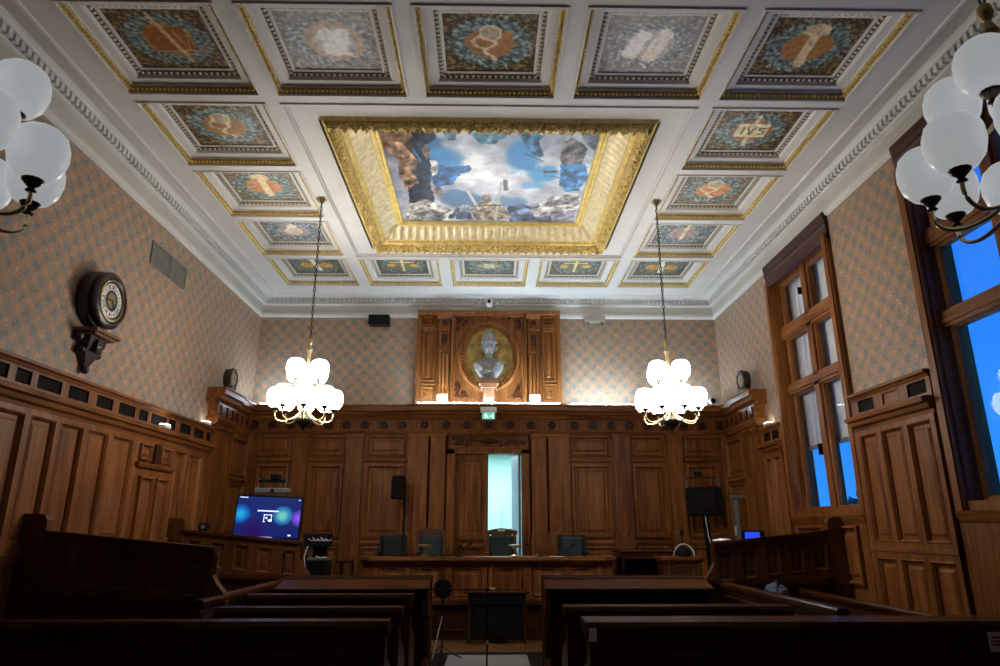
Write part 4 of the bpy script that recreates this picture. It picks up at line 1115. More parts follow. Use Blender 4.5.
def pew(x0, x1, y, h, label, n, slab=.10, inner=-1):
    """bench seen from behind: panelled back, capped top, seat on the far side"""
    T = thing('pew', ((x0+x1)/2, y, FZ), label, 'pew', 'panelled pews'); w = (x1-x0)/2
    frame_and_panels(T, -w, w, .0, h-.075, 0, n)
    pr = [(-.055,h-.075),(-.03,h-.085),(-.02,h-.11),(.03,h-.11),(slab,h-.06),(slab+.01,h-.03),(slab,h-.0),(-.045,h-.0),(-.06,h-.03)]
    mk('top_rail', B().prism(pr, lambda y, z: (-w-.02, y, z), lambda y, z: (w+.02, y, z)), PEWX, T)
    mk('moulding', B().prism([(-.04,h-.16),(-.02,h-.17),(-.018,h-.13),(-.045,h-.135)], lambda y, z: (-w, y, z), lambda y, z: (w, y, z)), PEWX, T)
    mk('seat', B().cbox(-w+.03, w-.03, .05, .46, .38, .43), PEWX, T)
    for s in (-1, 1): end_board(T, s*(w-.03), h-.08)
    return T
def desk(x0, x1, y, label, z0=1.0, z1=1.09, depth=.44):
    T = thing('advocate_desk', ((x0+x1)/2, y, FZ), label, 'desk', 'sloping oak desks facing the bench'); w = (x1-x0)/2
    a, c = z0-FZ, z1-FZ
    mk('sloping_top', B().prism([(0,a-.03),(-.01,a-.01),(0,a+.005),(depth,c+.005),(depth,c-.03)], lambda y, z: (-w, y, z), lambda y, z: (w, y, z)), PEWX, T)
    mk('pen_ledge', B().prism([(depth,c-.03),(depth+.07,c-.03),(depth+.08,c+.0),(depth+.07,c+.015),(depth,c+.015)], lambda y, z: (-w-.01, y, z), lambda y, z: (w+.01, y, z)), PEWX, T)
    for (yy, zz) in ((.0, a-.012), (depth*.82, a+(c-a)*.82+.008)):
        mk('nosing', B().tube([(-w-.005, yy, zz), (w+.005, yy, zz)], .016, 8), PEWX, T)
    mk('book_shelf', B().box(-w+.05, w-.05, .12, depth, .55, .58), PEWX, T)
    frame_and_panels(T, -w+.04, w-.04, 0, c-.03, depth-.01, 4)
    for s in (-1, 1):
        pr = [(depth-.02,0),(depth+.05,0),(depth+.05,c-.03),(.02,a-.03),(.02,a-.20),(.10,a-.30),(depth-.08,a-.34),(depth-.12,a-.45),(depth-.08,.12),(depth-.3,.06),(depth-.3,0)]
        mk('end_bracket', B().prism(pr, lambda y, z: (s*(w-.035)-.03, y, z), lambda y, z: (s*(w-.035)+.03, y, z)), PEWZ, T)
        b = B(); b.cbox(s*(w-.035)-.045, s*(w-.035)+.045, depth+.0, depth+.08, 0, c+.01); mk('end_post', b, PEWZ, T)
    return T
pew(-4.36, -.74, 5.30, .90, 'rearmost oak pew on the clock-wall side of the aisle, farthest from the bench', 8, slab=.12)
pew(-2.30, -.75, 6.17, .90, 'second oak pew from the back on the clock-wall side of the aisle', 5)
pew(-2.36, -.76, 7.10, .92, 'third oak pew from the back on the clock-wall side of the aisle', 5)
desk(-2.38, -.67, 8.02, 'sloping dark oak desk heading the pews on the clock-wall side')
pew(.73, 4.36, 5.22, .90, 'rearmost oak pew on the window side of the aisle, with a paper notice', 8, slab=.30)
pew(.68, 2.62, 6.20, .90, 'second oak pew from the back on the window side of the aisle', 5, slab=.16)
desk(.65, 2.55, 8.00, 'sloping dark oak desk heading the pews on the window side')
def rail_partition(x, y0, y1, h, label, n=5, cat='partition'):
    T = thing('side_partition', (x, y0, FZ), label, cat, 'low partitions beside the pews'); L = y1-y0
    b = B(); b.box(-.02, .02, 0, L, 0, h-.05); mk('board', b, PEWZ, T)
    pr = [(-.05,h-.05),(-.035,h-.075),(.035,h-.075),(.05,h-.05),(.05,h-.015),(.035,h),(-.035,h),(-.05,h-.015)]
    mk('top_rail', B().prism(pr, lambda x_, z: (x_, 0, z), lambda x_, z: (x_, L, z)), PEWY, T)
    w = L/n; first = None
    for s in (-1, 1):
        for k in range(n):
            q = B(); q.rings((s*.02, k*w+.05, .10), (0,1,0), (0,0,1), (s,0,0), w-.10, h-.24, [(0,.0),(.0,.014),(.012,.018),(.03,.002),(.07,.002),(.09,.01)]); mk('panel', q, PEWZ, T)
rail_partition(-2.46, 6.12, 9.55, .96, 'long low oak partition between clock-side pews and stalls')
rail_partition(2.80, 5.62, 8.36, .94, 'long low oak partition closing the window-side pews')
T = thing('side_bench', (3.74, 5.75, FZ), 'narrow oak bench with a straight back along the window wall', 'bench')
b = B(); b.box(-.02, .02, 0, 2.65, 0, .80); mk('backboard', b, PEWZ, T)
mk('top_rail', B().prism([(-.04,.80),(.04,.80),(.045,.835),(.02,.855),(-.02,.855),(-.045,.835)], lambda x_, z: (x_, 0, z), lambda x_, z: (x_, 2.65, z)), PEWY, T)
mk('seat', B().cbox(-.30, -.02, .05, 2.60, .38, .43), PEWY, T)
for y in (.10, 1.3, 2.55): mk('leg', B().box(-.28, -.05, y-.03, y+.03, 0, .38), PEWZ, T)

def box_front(s, y, label, n=5, x_in=2.55, x_out=4.39):
    """raking panelled front between the side wall and the aisle; s = -1 clock wall, +1 window wall"""
    T = thing('stall_front', (s*x_out, y, FZ), label, 'stall', 'raking panelled stall fronts')
    L = x_out-x_in-.22; h0, h1 = 1.53, 1.375       # heights above floor at the wall and at the aisle end
    X = lambda t: -s*(.22+L*t)                      # local x from the wall towards the aisle
    top = lambda t: h0+(h1-h0)*t
    low = lambda t: .95
    b = B()
    def slab(t0, t1, f0, f1, ya, yb):
        """sloping board between lower fn f0 and upper fn f1"""
        v = [(X(t0),ya,f0(t0)),(X(t1),ya,f0(t1)),(X(t1),ya,f1(t1)),(X(t0),ya,f1(t0)),(X(t0),yb,f0(t0)),(X(t1),yb,f0(t1)),(X(t1),yb,f1(t1)),(X(t0),yb,f1(t0))]
        b.add(v, [(0,1,2,3),(7,6,5,4),(0,4,5,1),(1,5,6,2),(2,6,7,3),(3,7,4,0)])
    slab(0, 1, lambda t: 0, lambda t: top(t)-.03, 0, .03)
    slab(0, 1, lambda t: top(t)-.12, lambda t: top(t)-.03, -.025, 0); slab(0, 1, lambda t: top(t)-.54, lambda t: top(t)-.46, -.025, 0); slab(0, 1, lambda t: .02, lambda t: .12, -.025, 0)
    for k in range(n+1):
        t = k/n; tw = .035; slab(max(0,t-tw), min(1,t+tw), lambda t: .001, lambda t: top(t)-.031, -.0235, 0)
    mk('panel_frame', b, OAKS, T)
    for k in range(n):
        t0, t1 = k/n+.035, (k+1)/n-.035
        for (fa, fb) in ((lambda t: top(t)-.46, lambda t: top(t)-.12), (lambda t: .12, lambda t: top(t)-.54)):
            b = B(); rows = []
            for (i, d) in ((0,.028),(.012,.03),(.03,.012),(.036,.002),(.065,.002),(.085,.012)):
                it = i/L; rows += [(X(t0+it),-d,fa(t0+it)+i),(X(t1-it),-d,fa(t1-it)+i),(X(t1-it),-d,fb(t1-it)-i),(X(t0+it),-d,fb(t0+it)-i)]
            fs = [(q*4+j, q*4+(j+1)%4, q*4+4+(j+1)%4, q*4+4+j) for q in range(5) for j in range(4)]+[(20,21,22,23)]
            b.add(rows, fs); mk('panel', b, OAKS, T)
    b = B(); slab(0, 1.0, lambda t: top(t)-.035, lambda t: top(t), -.06, .09); mk('top_rail', b, PEWX, T)
    # scrolled raised end at the wall
    pr = [(-.06,0),(.24,0),(.24,1.55),(.235,1.62),(.21,1.665),(.16,1.68),(-.06,1.68)]
    mk('wall_scroll', B().prism(pr, lambda x, z: (-s*x, -.04, z), lambda x, z: (-s*x, .06, z)), OAKS, T)
    # serpentine aisle end
    pr = [(.96,0),(1.09,0),(1.09,.90),(1.07,.98),(1.03,1.05),(1.0,1.13),(1.0,1.31),(.99,1.36),(.96,1.37)]
    mk('aisle_end', B().prism(pr, lambda t, z: (X(0)-s*L*t, -.04, z), lambda t, z: (X(0)-s*L*t, .06, z)), OAKS, T)
    b = B(); slab(0, 1.05, lambda t: .90, lambda t: .95, -.09, .0); mk('lower_ledge', b, PEWX, T)
    return T
OAKS = wood('stall_oak', (.030,.009,.0025), (.095,.034,.009), (.19,.075,.022))
box_front(-1, 9.62, 'raking oak stall front below the lit television')
box_front(-1, 6.64, 'raking oak stall front nearer the rear pews under the round clock')
box_front(1, 8.52, 'raking oak stall front beside the tall window with blind', x_in=2.74, x_out=4.42)

# ------------------------------------------------------------------ judges' bench
jb = thing('judges_bench', (0, 10.45, FZ), 'long panelled oak judges bench facing the aisle', 'bench')
hz = 1.235-FZ
pl_ = [(-1.73,0),(1.73,0),(1.93,.26),(1.93,.85),(1.76,.85),(1.76,.42),(-1.76,.42),(-1.76,.85),(-1.93,.85),(-1.93,.26)]
mk('worktop', B().prism(pl_, lambda x, y: (x*1.01, y-.04, hz-.045), lambda x, y: (x*1.01, y-.04, hz)), OAKX, jb)
mk('top_moulding', B().prism(pl_, lambda x, y: (x*.985, y+.01, hz-.09), lambda x, y: (x*.995, y-.01, hz-.045)), OAKX, jb)
b = B(); b.box(-1.70, 1.70, .10, .14, .50, hz-.09)
for s in (-1, 1): b.add([(s*1.70,.10,.5),(s*1.92,.34,.5),(s*1.92,.34,hz-.09),(s*1.70,.10,hz-.09)], [(0,1,2,3)]); b.box(*sorted((s*1.88, s*1.92)), .34, .85, .5, hz-.09)
mk('front_board', b, OAK, jb)
b = B()
for x in (-1.66, -1.18, -.62, -.56, -.05, .05, .56, .62, 1.18, 1.66): b.box(x-.035, x+.035, .07, .11, .52, hz-.10)
b.box(-1.70, 1.70, .075, .11, hz-.15, hz-.09); b.box(-1.70, 1.70, .075, .11, .50, .57)
mk('front_frame', b, OAK, jb)
for (x0, x1) in ((-1.62,-1.22),(-1.14,-.66),(-.52,-.09),(.09,.52),(.66,1.14),(1.22,1.62)):
    b = B(); b.rings((x0, .10, .58), (1,0,0), (0,0,1), (0,-1,0), x1-x0, hz-.15-.59, [(0,.012),(.012,.02),(.03,.004),(.07,.004),(.09,.012)]); mk('panel', b, OAK, jb)
b = B()
for x in (-1.42, -.90, -.30, .30, .90, 1.42):
    for k in (-1, 0, 1): b.ball((x+k*.05, .075, hz-.17+.012*abs(k)), .035, .014, .014, 6, 4)
mk('carved_swag', b, MAH, jb)
b = B().prism([(.0,.46),(-.02,.48),(-.01,.515),(.02,.525),(.16,.525),(.16,.46)], lambda y, z: (-1.95, y, z), lambda y, z: (1.95, y, z)); mk('lower_ledge', b, PEWX, jb)
b = B(); b.box(-1.90, 1.90, .06, .12, 0, .47); b.box(-1.90, 1.90, .03, .12, 0, .08); mk('plinth', b, PEWX, jb)
for k in range(7):
    x0 = -1.86+k*.535; b = B(); b.rings((x0, .06, .11), (1,0,0), (0,0,1), (0,-1,0), .50, .33, [(0,.0),(.0,.014),(.02,.018),(.035,.002),(.07,.002)]); mk('plinth_panel', b, PEWX, jb)

# chairs behind the bench
def judge_chair(x, y, top, w, label, leather, wood_frame=True):
    T = thing('judge_chair', (x, y, .58), label, 'chair', 'chairs behind the judges bench'); h = top-.58; fm = TERRAW if wood_frame else BLKLEATHER
    mk('seat', B().cbox(-w/2, w/2, -.42, .04, .42, .50, .03), leather, T)
    for sx in (-1, 1):
        for sy in (-.38, .02): mk('leg', B().cbox(sx*(w/2-.05)-.022, sx*(w/2-.05)+.022, sy-.022, sy+.022, 0, .42), fm, T)
    b = B()
    for s in (-1, 1): b.cbox(s*(w/2)-.03, s*(w/2)+.03, .02, .07, .42, h-.02)
    if wood_frame:
        b.prism([(-w/2-.04,h-.09),(w/2+.04,h-.09),(w/2+.05,h-.03),(w/4,h+.0),(0,h+.015),(-w/4,h),(-w/2-.05,h-.03)], lambda q, z: (q, .01, z), lambda q, z: (q, .07, z))
    else: b.cbox(-w/2-.02, w/2+.02, .02, .08, h-.06, h)
    mk('back_frame', b, fm, T)
    mk('back_pad', B().cbox(-w/2+.03, w/2-.03, -.015, .05, .56, h-(.09 if wood_frame else .03), .025), leather, T)
    for s in (-1, 1): mk('armrest', B().cbox(s*(w/2+.01)-.025, s*(w/2+.01)+.025, -.36, .04, .66, .70), fm, T)
    return T
TERRAW = wood('chair_wood', (.05,.02,.010), (.12,.05,.025), (.20,.09,.045))
judge_chair(-1.565, 11.5, 1.54, .40, 'low black leather chair at the clock-wall end of the bench', BLKLEATHER, False)
judge_chair(-.93, 11.5, 1.635, .42, 'wood framed green leather chair between black chair and presiding seat', LEATHER)
T3 = judge_chair(.22, 11.5, 1.635, .44, 'presiding wood framed chair in the doorway with white tag', LEATHER)
mk('tag', B().box(-.06, .06, .0, .008, 1.02, 1.05), PAPER, T3)
judge_chair(1.385, 11.5, 1.545, .42, 'plain grey green leather chair at the window end of the bench', LEATHER, False)

# things on the bench
def dish_stand(x, y, label):
    T = thing('desk_lamp', (x, y, 1.235), label, 'lamp', 'desk lamps on the judges bench')
    mk('base', B().lathe([(.085,0),(.085,.012),(.03,.02),(.014,.03)], 16), BRASS, T); mk('stem', B().lathe([(.012,.02),(.010,.10),(.014,.13)], 10), BRASS, T)
    mk('shade', B().lathe([(.03,.125),(.10,.145),(.115,.155),(.115,.165),(.02,.175)], 18), plain('shade_brass', (.40,.30,.16), .4, .5), T)
    mk('brace', B().tube([(0,0,.06),(.05,0,.09),(.09,0,.145)], .006, 6), BRASS, T)
dish_stand(-.97, 10.72, 'flat shaded brass desk lamp before the green chair')
dish_stand(.42, 10.72, 'flat shaded brass desk lamp before the presiding chair')
def goose_mic(x, y, z, dx, h, label):
    T = thing('desk_microphone', (x, y, z), label, 'microphone', 'gooseneck desk microphones')
    mk('base', B().lathe([(.06,0),(.06,.015),(.035,.03),(.012,.035)], 14), BLACK, T)
    mk('gooseneck', B().tube([(0,0,.03),(0,0,h*.5),(dx*.35,0,h*.82),(dx,-.02,h)], .006, 6), BLKMET, T)
    d = Vector((dx*.65, -.02, h*.18)).normalized()
    mk('capsule', B().tube([Vector((dx,-.02,h)), Vector((dx,-.02,h))+d*.10], [.012,.014], 8), BLACK, T)
goose_mic(-.42, 10.62, 1.235, .10, .16, 'black gooseneck microphone before the closed door leaf')
goose_mic(.78, 10.66, 1.235, -.16, .17, 'black gooseneck microphone beside the open doorway')
goose_mic(1.14, 10.66, 1.235, .10, .15, 'black gooseneck microphone next to the end chair')
T = thing('document', (1.05, 10.60, 1.235), 'white sheet of paper lying on the bench top', 'paper'); mk('sheet', B().box(-.11, .11, -.07, .07, 0, .004), PAPER, T)

# clerk's table in front of the bench
T = thing('clerk_table', (.13, 10.06, FZ), 'small dark table standing before the judges bench', 'table')
mk('table_top', B().cbox(-.46, .46, 0, .36, .66, .69), PEWX, T)
mk('apron', B().box(-.41, .41, .03, .33, .52, .66), BLACK, T)
for sx in (-1, 1):
    for y in (.045, .315):
        mk('leg', B().lathe([(.016,0),(.024,.05),(.018,.10),(.028,.40),(.032,.52)], 10, (sx*.39, y, 0)), MAH, T)
mk('modesty_panel', B().box(-.37, .37, .06, .075, .10, .52), BLACK, T)

# microphone stands
T = thing('microphone_stand', (-.56, 8.95, FZ), 'black microphone stand with round shield and gooseneck in the aisle', 'stand')
mk('pole', B().tube([(0,0,.05),(0,0,.86)], .012, 8), BLKMET, T)
for k in range(3):
    a = 2*PI*k/3+.4; mk('leg', B().tube([(0,0,.16),(.15*math.cos(a),.15*math.sin(a),.06),(.26*math.cos(a),.26*math.sin(a),.012)], .009, 6), BLKMET, T)
mk('shield', B().lathe([(.11,-.012),(.118,-.004),(.118,.004),(.11,.012)], 20, (-.0,0,.82), Matrix.Rotation(PI/2, 3, 'X')), BLACK, T)
b = B(); b.tube([(0,-.01,.86),(-.025,-.01,1.0),(-.01,-.01,1.14),(.08,-.01,1.24),(.18,-.01,1.30)], .008, 6); mk('gooseneck', b, BLACK, T)
mk('microphone', B().tube([(.17,-.01,1.295),(.225,-.01,1.345)], [.016,.022], 10), BLACK, T)
b = B(); b.tube([(0,-.02,.5),(-.05,-.02,.3),(-.08,-.04,.15),(-.11,-.05,.02)], .007, 6); mk('cable', b, PAPER, T)
T = thing('boom_stand', (-.005, 7.6, FZ), 'thin black boom stand standing in the middle of the aisle', 'stand')
mk('pole', B().tube([(0,0,.03),(0,0,.93)], .010, 8), BLKMET, T)
mk('boom', B().tube([(-.76,0,.925),(.05,0,.925)], .008, 6), BLKMET, T)
mk('clutch', B().ball((0,0,.925), .02, .02, .025, 8, 6), BLKMET, T)
mk('counterweight', B().lathe([(.014,0),(.014,.05)], 10, (.03,0,.925), Matrix.Rotation(PI/2, 3, 'Y')), BRASS, T)
for k in range(3):
    a = 2*PI*k/3+.2; mk('leg', B().tube([(0,0,.12),(.3*math.cos(a),.3*math.sin(a),.012)], .008, 6), BLKMET, T)
mk('knob', B().ball((0,-.02,.40), .018, .012, .022, 8, 6), GREY, T)
# rug at the foot of the aisle
T = thing('floor_mat', (-.0, 8.9, FZ), 'pale grey mat with dark border on the aisle floor', 'mat')
mk('field', B().cbox(-.50, .50, -.6, .34, 0, .012, .004), CARPET, T); mk('border', B().add([(-.72,-.7,.003),(.72,-.7,.003),(.72,.56,.003),(-.72,.56,.003)], [(0,1,2,3)]), BLACK, T)

# ------------------------------------------------------------------ loudspeaker on pole
T = thing('speaker_stand', (-1.43, 11.85, .58), 'black pole stand carrying the loudspeaker by the panelling', 'stand')
mk('pole', B().tube([(0,0,.03),(0,0,1.62)], .016, 8), BLKMET, T); mk('base_plate', B().lathe([(.20,0),(.20,.02),(.05,.04)], 18), BLKMET, T)
T = thing('loudspeaker', (-1.53, 11.71, 2.12), 'slim black loudspeaker mounted on a pole beside the door', 'speaker')
mk('cabinet', B().cbox(-.115, .115, -.12, .10, 0, .39, .02), BLACK, T)
b = B().cbox(-.10, .10, -.13, -.118, .02, .37, .01); mk('grille', b, GRILLE, T); mk('badge', B().box(-.02, .02, -.133, -.13, .04, .05), GREY, T)

# ------------------------------------------------------------------ televisions
def screen_mesh(w, h, N=80, M_=50):
    b = B(); b.c = []
    for j in range(M_+1):
        for i in range(N+1):
            u, v = i/N, j/M_; b.v.append(((u-.5)*w, 0, (.5-v)*h))
            c = [.006, .012+.02*(1-v)*.4, .085+.05*(1-abs(v-.35))]
            for (cx, cy, r, cc) in ((.07,.45,.17,(.0,.25,.9)), (.07,.45,.10,(.02,.40,.42)), (.73,.45,.17,(.05,.45,.75)), (.72,.46,.10,(.20,.55,.35)), (1.0,.50,.15,(.28,.10,.95)), (.30,.85,.25,(.02,.0,.08))):
                d = math.hypot((u-cx)*1.55, v-cy)/ (r*1.5); k = max(0, 1-d)**.8*.9; c = [a+(q-a)*k for a, q in zip(c, cc)]
            b.c.append(c)
    for j in range(M_):
        for i in range(N):
            a = j*(N+1)+i; b.f.append((a, a+1, a+N+2, a+N+1))
    return b
tv = thing('television', (-3.345, 10.40, .58), 'large television with glowing blue screen behind the stall front', 'television', rot=(0, math.radians(2.6), 0))
ZT = 1.81-.58
mk('bezel', B().cbox(-.50, .50, 0, .06, ZT-.33, ZT+.31, .012), BLACK, tv)
scr = mk('screen', screen_mesh(.955, .57), SCREEN, tv, loc=(0, -.004, ZT))
WL = emit('screen_white', (.8,.85,1.0), 1.0)
b = B()
for k, w in enumerate((.05,.03,.04,.03,.045,.03,.04,.025)):
    x = -.16+.04*k; b.box(x, x+.032, -.008, -.006, .075, .075+.02)
for (x0, x1, z0, z1) in ((-.06,.06,.045-.02,.055-.02),(-.06,-.05,-.075,.035),(.05,.06,-.065,.035),(-.06,-.035,-.075,-.065),(.01,.06,-.065,-.035),(-.03,-.005,-.03,.0),(-.45,-.33,.265,.275),(.43,.46,.255,.265),(.33,.37,-.26,-.24)):
    b.box(x0, x1, -.008, -.006, z0, z1)
mk('screen_symbols', b, WL, scr, kind='stuff')
mk('label_tag', B().box(-.10, .10, -.008, -.002, ZT-.325, ZT-.285), emit('tag_lilac', (.55,.5,.85), .6), tv)
mk('stand', B().box(-.06, .06, .05, .10, 0, ZT), BLKMET, tv); mk('foot', B().box(-.45, .45, -.22, .28, 0, .04), BLKMET, tv)
T = thing('video_bar', (-3.27, 10.44, 2.150), 'silver video conferencing bar on top of the lit television', 'camera')
mk('bar', B().cbox(-.27, .27, -.04, .04, 0, .085, .02), GREY, T); mk('lens', B().lathe([(.028,0),(.028,.012),(.015,.016)], 14, (.01,-.04,.045), Matrix.Rotation(PI/2, 3, 'X')), BLACK, T)
T = thing('handle_frame', (-3.30, 10.62, 2.12), 'dark handle bracket rising behind the lit television', 'bracket')
b = B(); b.tube([(-.25,0,0),(-.25,0,.28)], .010, 6); b.tube([(.17,0,0),(.17,0,.26)], .010, 6); mk('upright', b, GREY, T)
mk('crossbar', B().box(-.25, .17, -.01, .01, .20, .25), BLACK, T); mk('camera_head', B().cbox(-.07, .08, -.05, .05, .25, .33), BLACK, T)
tv2 = thing('television', (3.78, 11.75, .58), 'smaller switched off black television in the window-side corner', 'television', rot=(0, math.radians(-2), 0))
Z2 = 2.12-.58
mk('bezel', B().cbox(-.31, .31, 0, .07, Z2-.27, Z2+.22, .02), BLACK, tv2); mk('screen', B().box(-.14, .16, -.006, 0, Z2-.10, Z2+.14), plain('dark_screen', (.018,.019,.020), .15), tv2)
mk('stand', B().box(-.05, .05, .05, .10, 0, Z2), BLKMET, tv2); mk('foot', B().box(-.22, .22, -.2, .25, 0, .03), BLKMET, tv2)
b = B(); b.box(-.30, .30, .02, .04, Z2+.36, Z2+.38); mk('crossbar', b, BLACK, tv2)
b = B(); b.box(-.30, -.28, .01, .03, Z2+.02, Z2+.38); b.box(.27, .29, .01, .03, Z2+.2, Z2+.38); mk('upright', b, GREY, tv2)
mk('camera_head', B().cbox(-.13, .0, -.02, .06, Z2+.39, Z2+.48), BLACK, tv2)
mk('cable', B().tube([(-.03,-.01,Z2-.27),(-.02,-.03,Z2-.6),(.03,-.02,Z2-.9),(.02,0,Z2-1.4)], .007, 6), PAPER, tv2)
T = thing('projector_stand', (4.16, 11.50, .58), 'grey column stand with a flat head beside the dark television', 'stand')
mk('column', B().box(-.035, .035, -.03, .03, 0, 1.55), GREY, T); mk('head', B().cbox(-.10, .14, -.08, .08, 1.55, 1.60), GREY, T); mk('foot', B().box(-.09, .09, -.2, .15, 0, .03), BLKMET, T); mk('lever', B().box(-.055, -.035, -.035, .0, .95, 1.1), WHITE, T)

# ------------------------------------------------------------------ equipment around
T = thing('mixer_rack', (-2.50, 10.42, FZ), 'black audio mixer rack trailing white cables by the television', 'rack')
mk('rack_frame', B().cbox(-.16, .16, -.15, .20, 0, 1.10), BLKMET, T); mk('mixer', B().cbox(-.19, .16, -.18, .16, 1.28, 1.48, .02), BLACK, T); mk('shelf', B().box(-.12, .15, -.16, .16, 1.10, 1.13), GREY, T)
mk('post', B().box(-.10, .10, .05, .15, 1.1, 1.30), BLKMET, T)
b = B(); random.seed(4)
for k in range(5):
    x = -.12+.06*k; b.tube([(x,-.19,1.40+.02*(k%2)),(x+.05,-.20,1.37),(x+.10,-.19,1.39)], .006, 5)
b.tube([(-.12,-.18,1.30),(-.16,-.2,1.15),(-.13,-.18,.98)], .007, 5); b.tube([(.0,-.17,1.16),(.08,-.19,1.13),(.15,-.18,1.15)], .009, 5)
mk('cables', b, PAPER, T)
T = thing('side_table', (-2.10, 10.50, FZ), 'small brown box table beside the mixer rack', 'table'); mk('table_top', B().cbox(-.14, .10, -.12, .10, 1.06, 1.10), PEWX, T)
for sx in (-1, 1):
    for y in (-.09, .07): mk('leg', B().box(sx*.08-.02, sx*.08+.02, y-.02, y+.02, 0, 1.06), PEWZ, T)
T = thing('desk_monitor', (-3.92, 9.66, 1.615), 'tiny black box speaker on the stall rail by the television', 'speaker'); mk('cabinet', B().cbox(-.07, .07, -.05, .06, 0, .10, .02), BLACK, T); mk('cone', B().lathe([(.03,0),(.025,.004)], 12, (0,-.05,.05), Matrix.Rotation(PI/2, 3, 'X')), GREY, T)
T = thing('small_microphone', (-2.75, 9.52, 1.10), 'slim black microphone clipped before the stall front', 'microphone'); mk('stem', B().tube([(0,0,-.05),(0,0,.17)], .008, 6), BLACK, T); mk('capsule', B().ball((0,0,.21), .022, .022, .05, 8, 6), BLACK, T)
# witness stand on the window side
T = thing('witness_stand', (2.93, 10.45, FZ), 'small curved oak witness stand near the window-side stalls', 'lectern')
pw = [(-.34,.10),(-.22,0),(.22,0),(.34,.10),(.34,.45),(-.34,.45)]
mk('top', B().prism(pw, lambda x, y: (x*1.0, y-.03, 1.09), lambda x, y: (x*1.02, y-.03, 1.135)), OAKX, T); mk('top_moulding', B().prism(pw, lambda x, y: (x*.9, y+.01, 1.05), lambda x, y: (x*.97, y, 1.09)), OAKX, T)
mk('body', B().prism(pw, lambda x, y: (x*.84, y+.03, 0), lambda x, y: (x*.84, y+.03, 1.05)), OAKS, T)
b = B(); b.rings((-.165,.03,.66), (1,0,0), (0,0,1), (0,-1,0), .33, .36, [(0,0),(0,.014),(.02,.018),(.035,.002),(.06,.002)]); mk('panel', b, OAKS, T)
for s in (-1, 1): mk('column', B().lathe([(.04,.55),(.03,.62),(.028,.98),(.042,1.05)], 10, (s*.215,.03,0)), OAKS, T)
T = thing('headset_stand', (2.98, 10.62, 1.235), 'white hoop headset over black stand on the witness stand', 'headset')
b = B(); b.tube([(.155*math.cos(a), 0, .17*math.sin(a)+.01) for a in [PI*i/16 for i in range(17)]], .010, 6); mk('hoop', b, WHITE, T)
mk('receiver', B().lathe([(.10,0),(.11,.03),(.09,.10),(.03,.14)], 14), BLACK, T); mk('pole', B().tube([(0,.05,.0),(0,.05,.36)], .012, 8), BLKMET, T); mk('microphone', B().cbox(-.03, .03, .02, .07, .30, .40), BLACK, T); mk('clip', B().box(-.09, -.03, .04, .05, .34, .36), GREY, T)
mk('switch_box', B().cbox(-.04, .04, .0, .04, .16, .19), GREY, T)
# dark desk behind
T = thing('clerk_desk', (2.58, 11.35, .58), 'dark wooden writing desk between bench and witness stand', 'desk')
mk('desk_top', B().cbox(-.52, .52, -.30, .30, .70, .735), PEWX, T); mk('apron', B().box(-.48, .48, -.27, .27, .60, .70), PEWX, T)
for sx in (-1, 1):
    for y in (-.24, .24): mk('leg', B().lathe([(.02,0),(.026,.08),(.022,.4),(.034,.60)], 10, (sx*.44, y, 0)), PEWZ, T)
mk('back_panel', B().box(-.44, .44, .24, .26, .05, .60), BLACK, T)
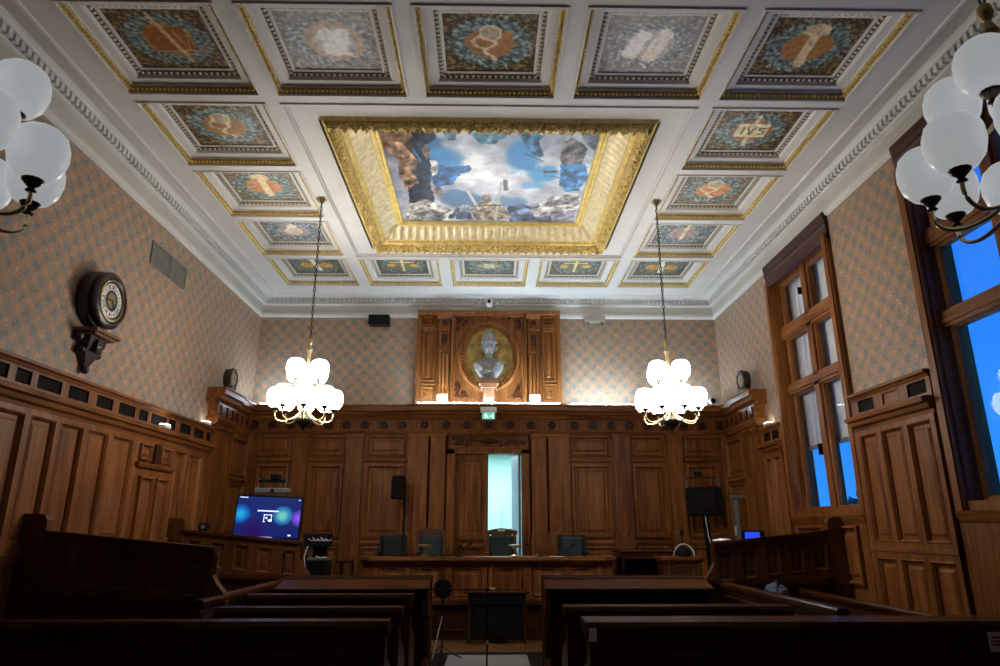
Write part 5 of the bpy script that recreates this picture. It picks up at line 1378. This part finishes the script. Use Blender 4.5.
# laptop and case on the window-side stall
T = thing('laptop', (3.42, 8.82, 1.46), 'small open laptop with blue screen on the stall rail', 'laptop')
mk('keyboard_base', B().cbox(-.15, .15, -.10, .10, -.0, .02), BLACK, T); l2 = mk('lid', B().cbox(-.15, .15, 0, .012, 0, .14), BLACK, T, loc=(0,.10,.02)); mk('screen', B().box(-.11, .08, -.004, 0, .04, .12), emit('blue_glow', (.02,.06,.75), .9), l2)
T = thing('equipment_stand', (3.48, 8.82, FZ), 'narrow dark shelf standing behind the window-side stall front', 'stand'); mk('shelf', B().cbox(-.25, .55, -.14, .14, 1.32, 1.36), BLKMET, T)
for x in (-.2, .5): mk('leg', B().box(x-.02, x+.02, -.1, .1, 0, 1.32), BLKMET, T)
T = thing('equipment_case', (3.82, 8.82, 1.46), 'flat black case beside the small blue laptop', 'case'); mk('shell', B().cbox(-.17, .17, -.11, .11, 0, .09, .02), BLACK, T); mk('handle', B().tube([(-.05,-.11,.05),(-.05,-.14,.05),(.05,-.14,.05),(.05,-.11,.05)], .008, 6), GREY, T)
T = thing('document', (2.86, 8.54, 1.50), 'crumpled white papers on the stall rail by the aisle', 'paper'); mk('sheet', B().add([(-.10,-.05,0),(.12,-.05,.012),(.12,.05,.02),(-.10,.05,.006),(0,0,.03)], [(0,1,4),(1,2,4),(2,3,4),(3,0,4)]), PAPER, T)
# bag on the side bench
b = B(); b.sm = True; random.seed(8)
b.ball((0,0,.10), .11, .20, .10, 20, 12)
b.v = [(p[0]*(1+.25*noise.noise(Vector(p)*9)), p[1]*(1+.2*noise.noise(Vector(p)*7+Vector((5,0,0)))), max(0, p[2]*(1+.3*noise.noise(Vector(p)*11)))) for p in b.v]
T = thing('bag', (3.14, 7.7, .86), 'blue grey cloth bag lying on a case behind the pew partition', 'bag'); mk('cloth', b, BAG, T); mk('strap', B().tube([(-.05,-.15,.14),(0,-.05,.24),(.02,.08,.24),(.0,.17,.12)], .012, 6), BLACK, T)
T = thing('storage_box', (3.14, 7.7, FZ), 'plain dark chest under the blue grey bag', 'chest'); mk('body', B().cbox(-.24, .24, -.40, .40, 0, .70), PEWZ, T); mk('lid', B().cbox(-.26, .26, -.42, .42, .70, .76), PEWX, T)
# paper notices on the rear pew
T = thing('paper_notice', (.752, 5.157, .875), 'white paper notice hanging on the aisle end of the rear pew', 'paper'); mk('sheet', B().box(-.028, .028, -.003, .0, 0, .09), PAPER, T)
T = thing('paper_notice', (3.66, 5.16, .80), 'white printed notice stuck on the rear pew by the window wall', 'paper'); s_ = mk('sheet', B().box(-.06, .06, -.003, .0, 0, .13), PAPER, T)
b = B()
for z in (.09, .065, .04): b.box(-.04, .035, -.005, -.003, z, z+.010)
mk('print', b, BLACK, s_)
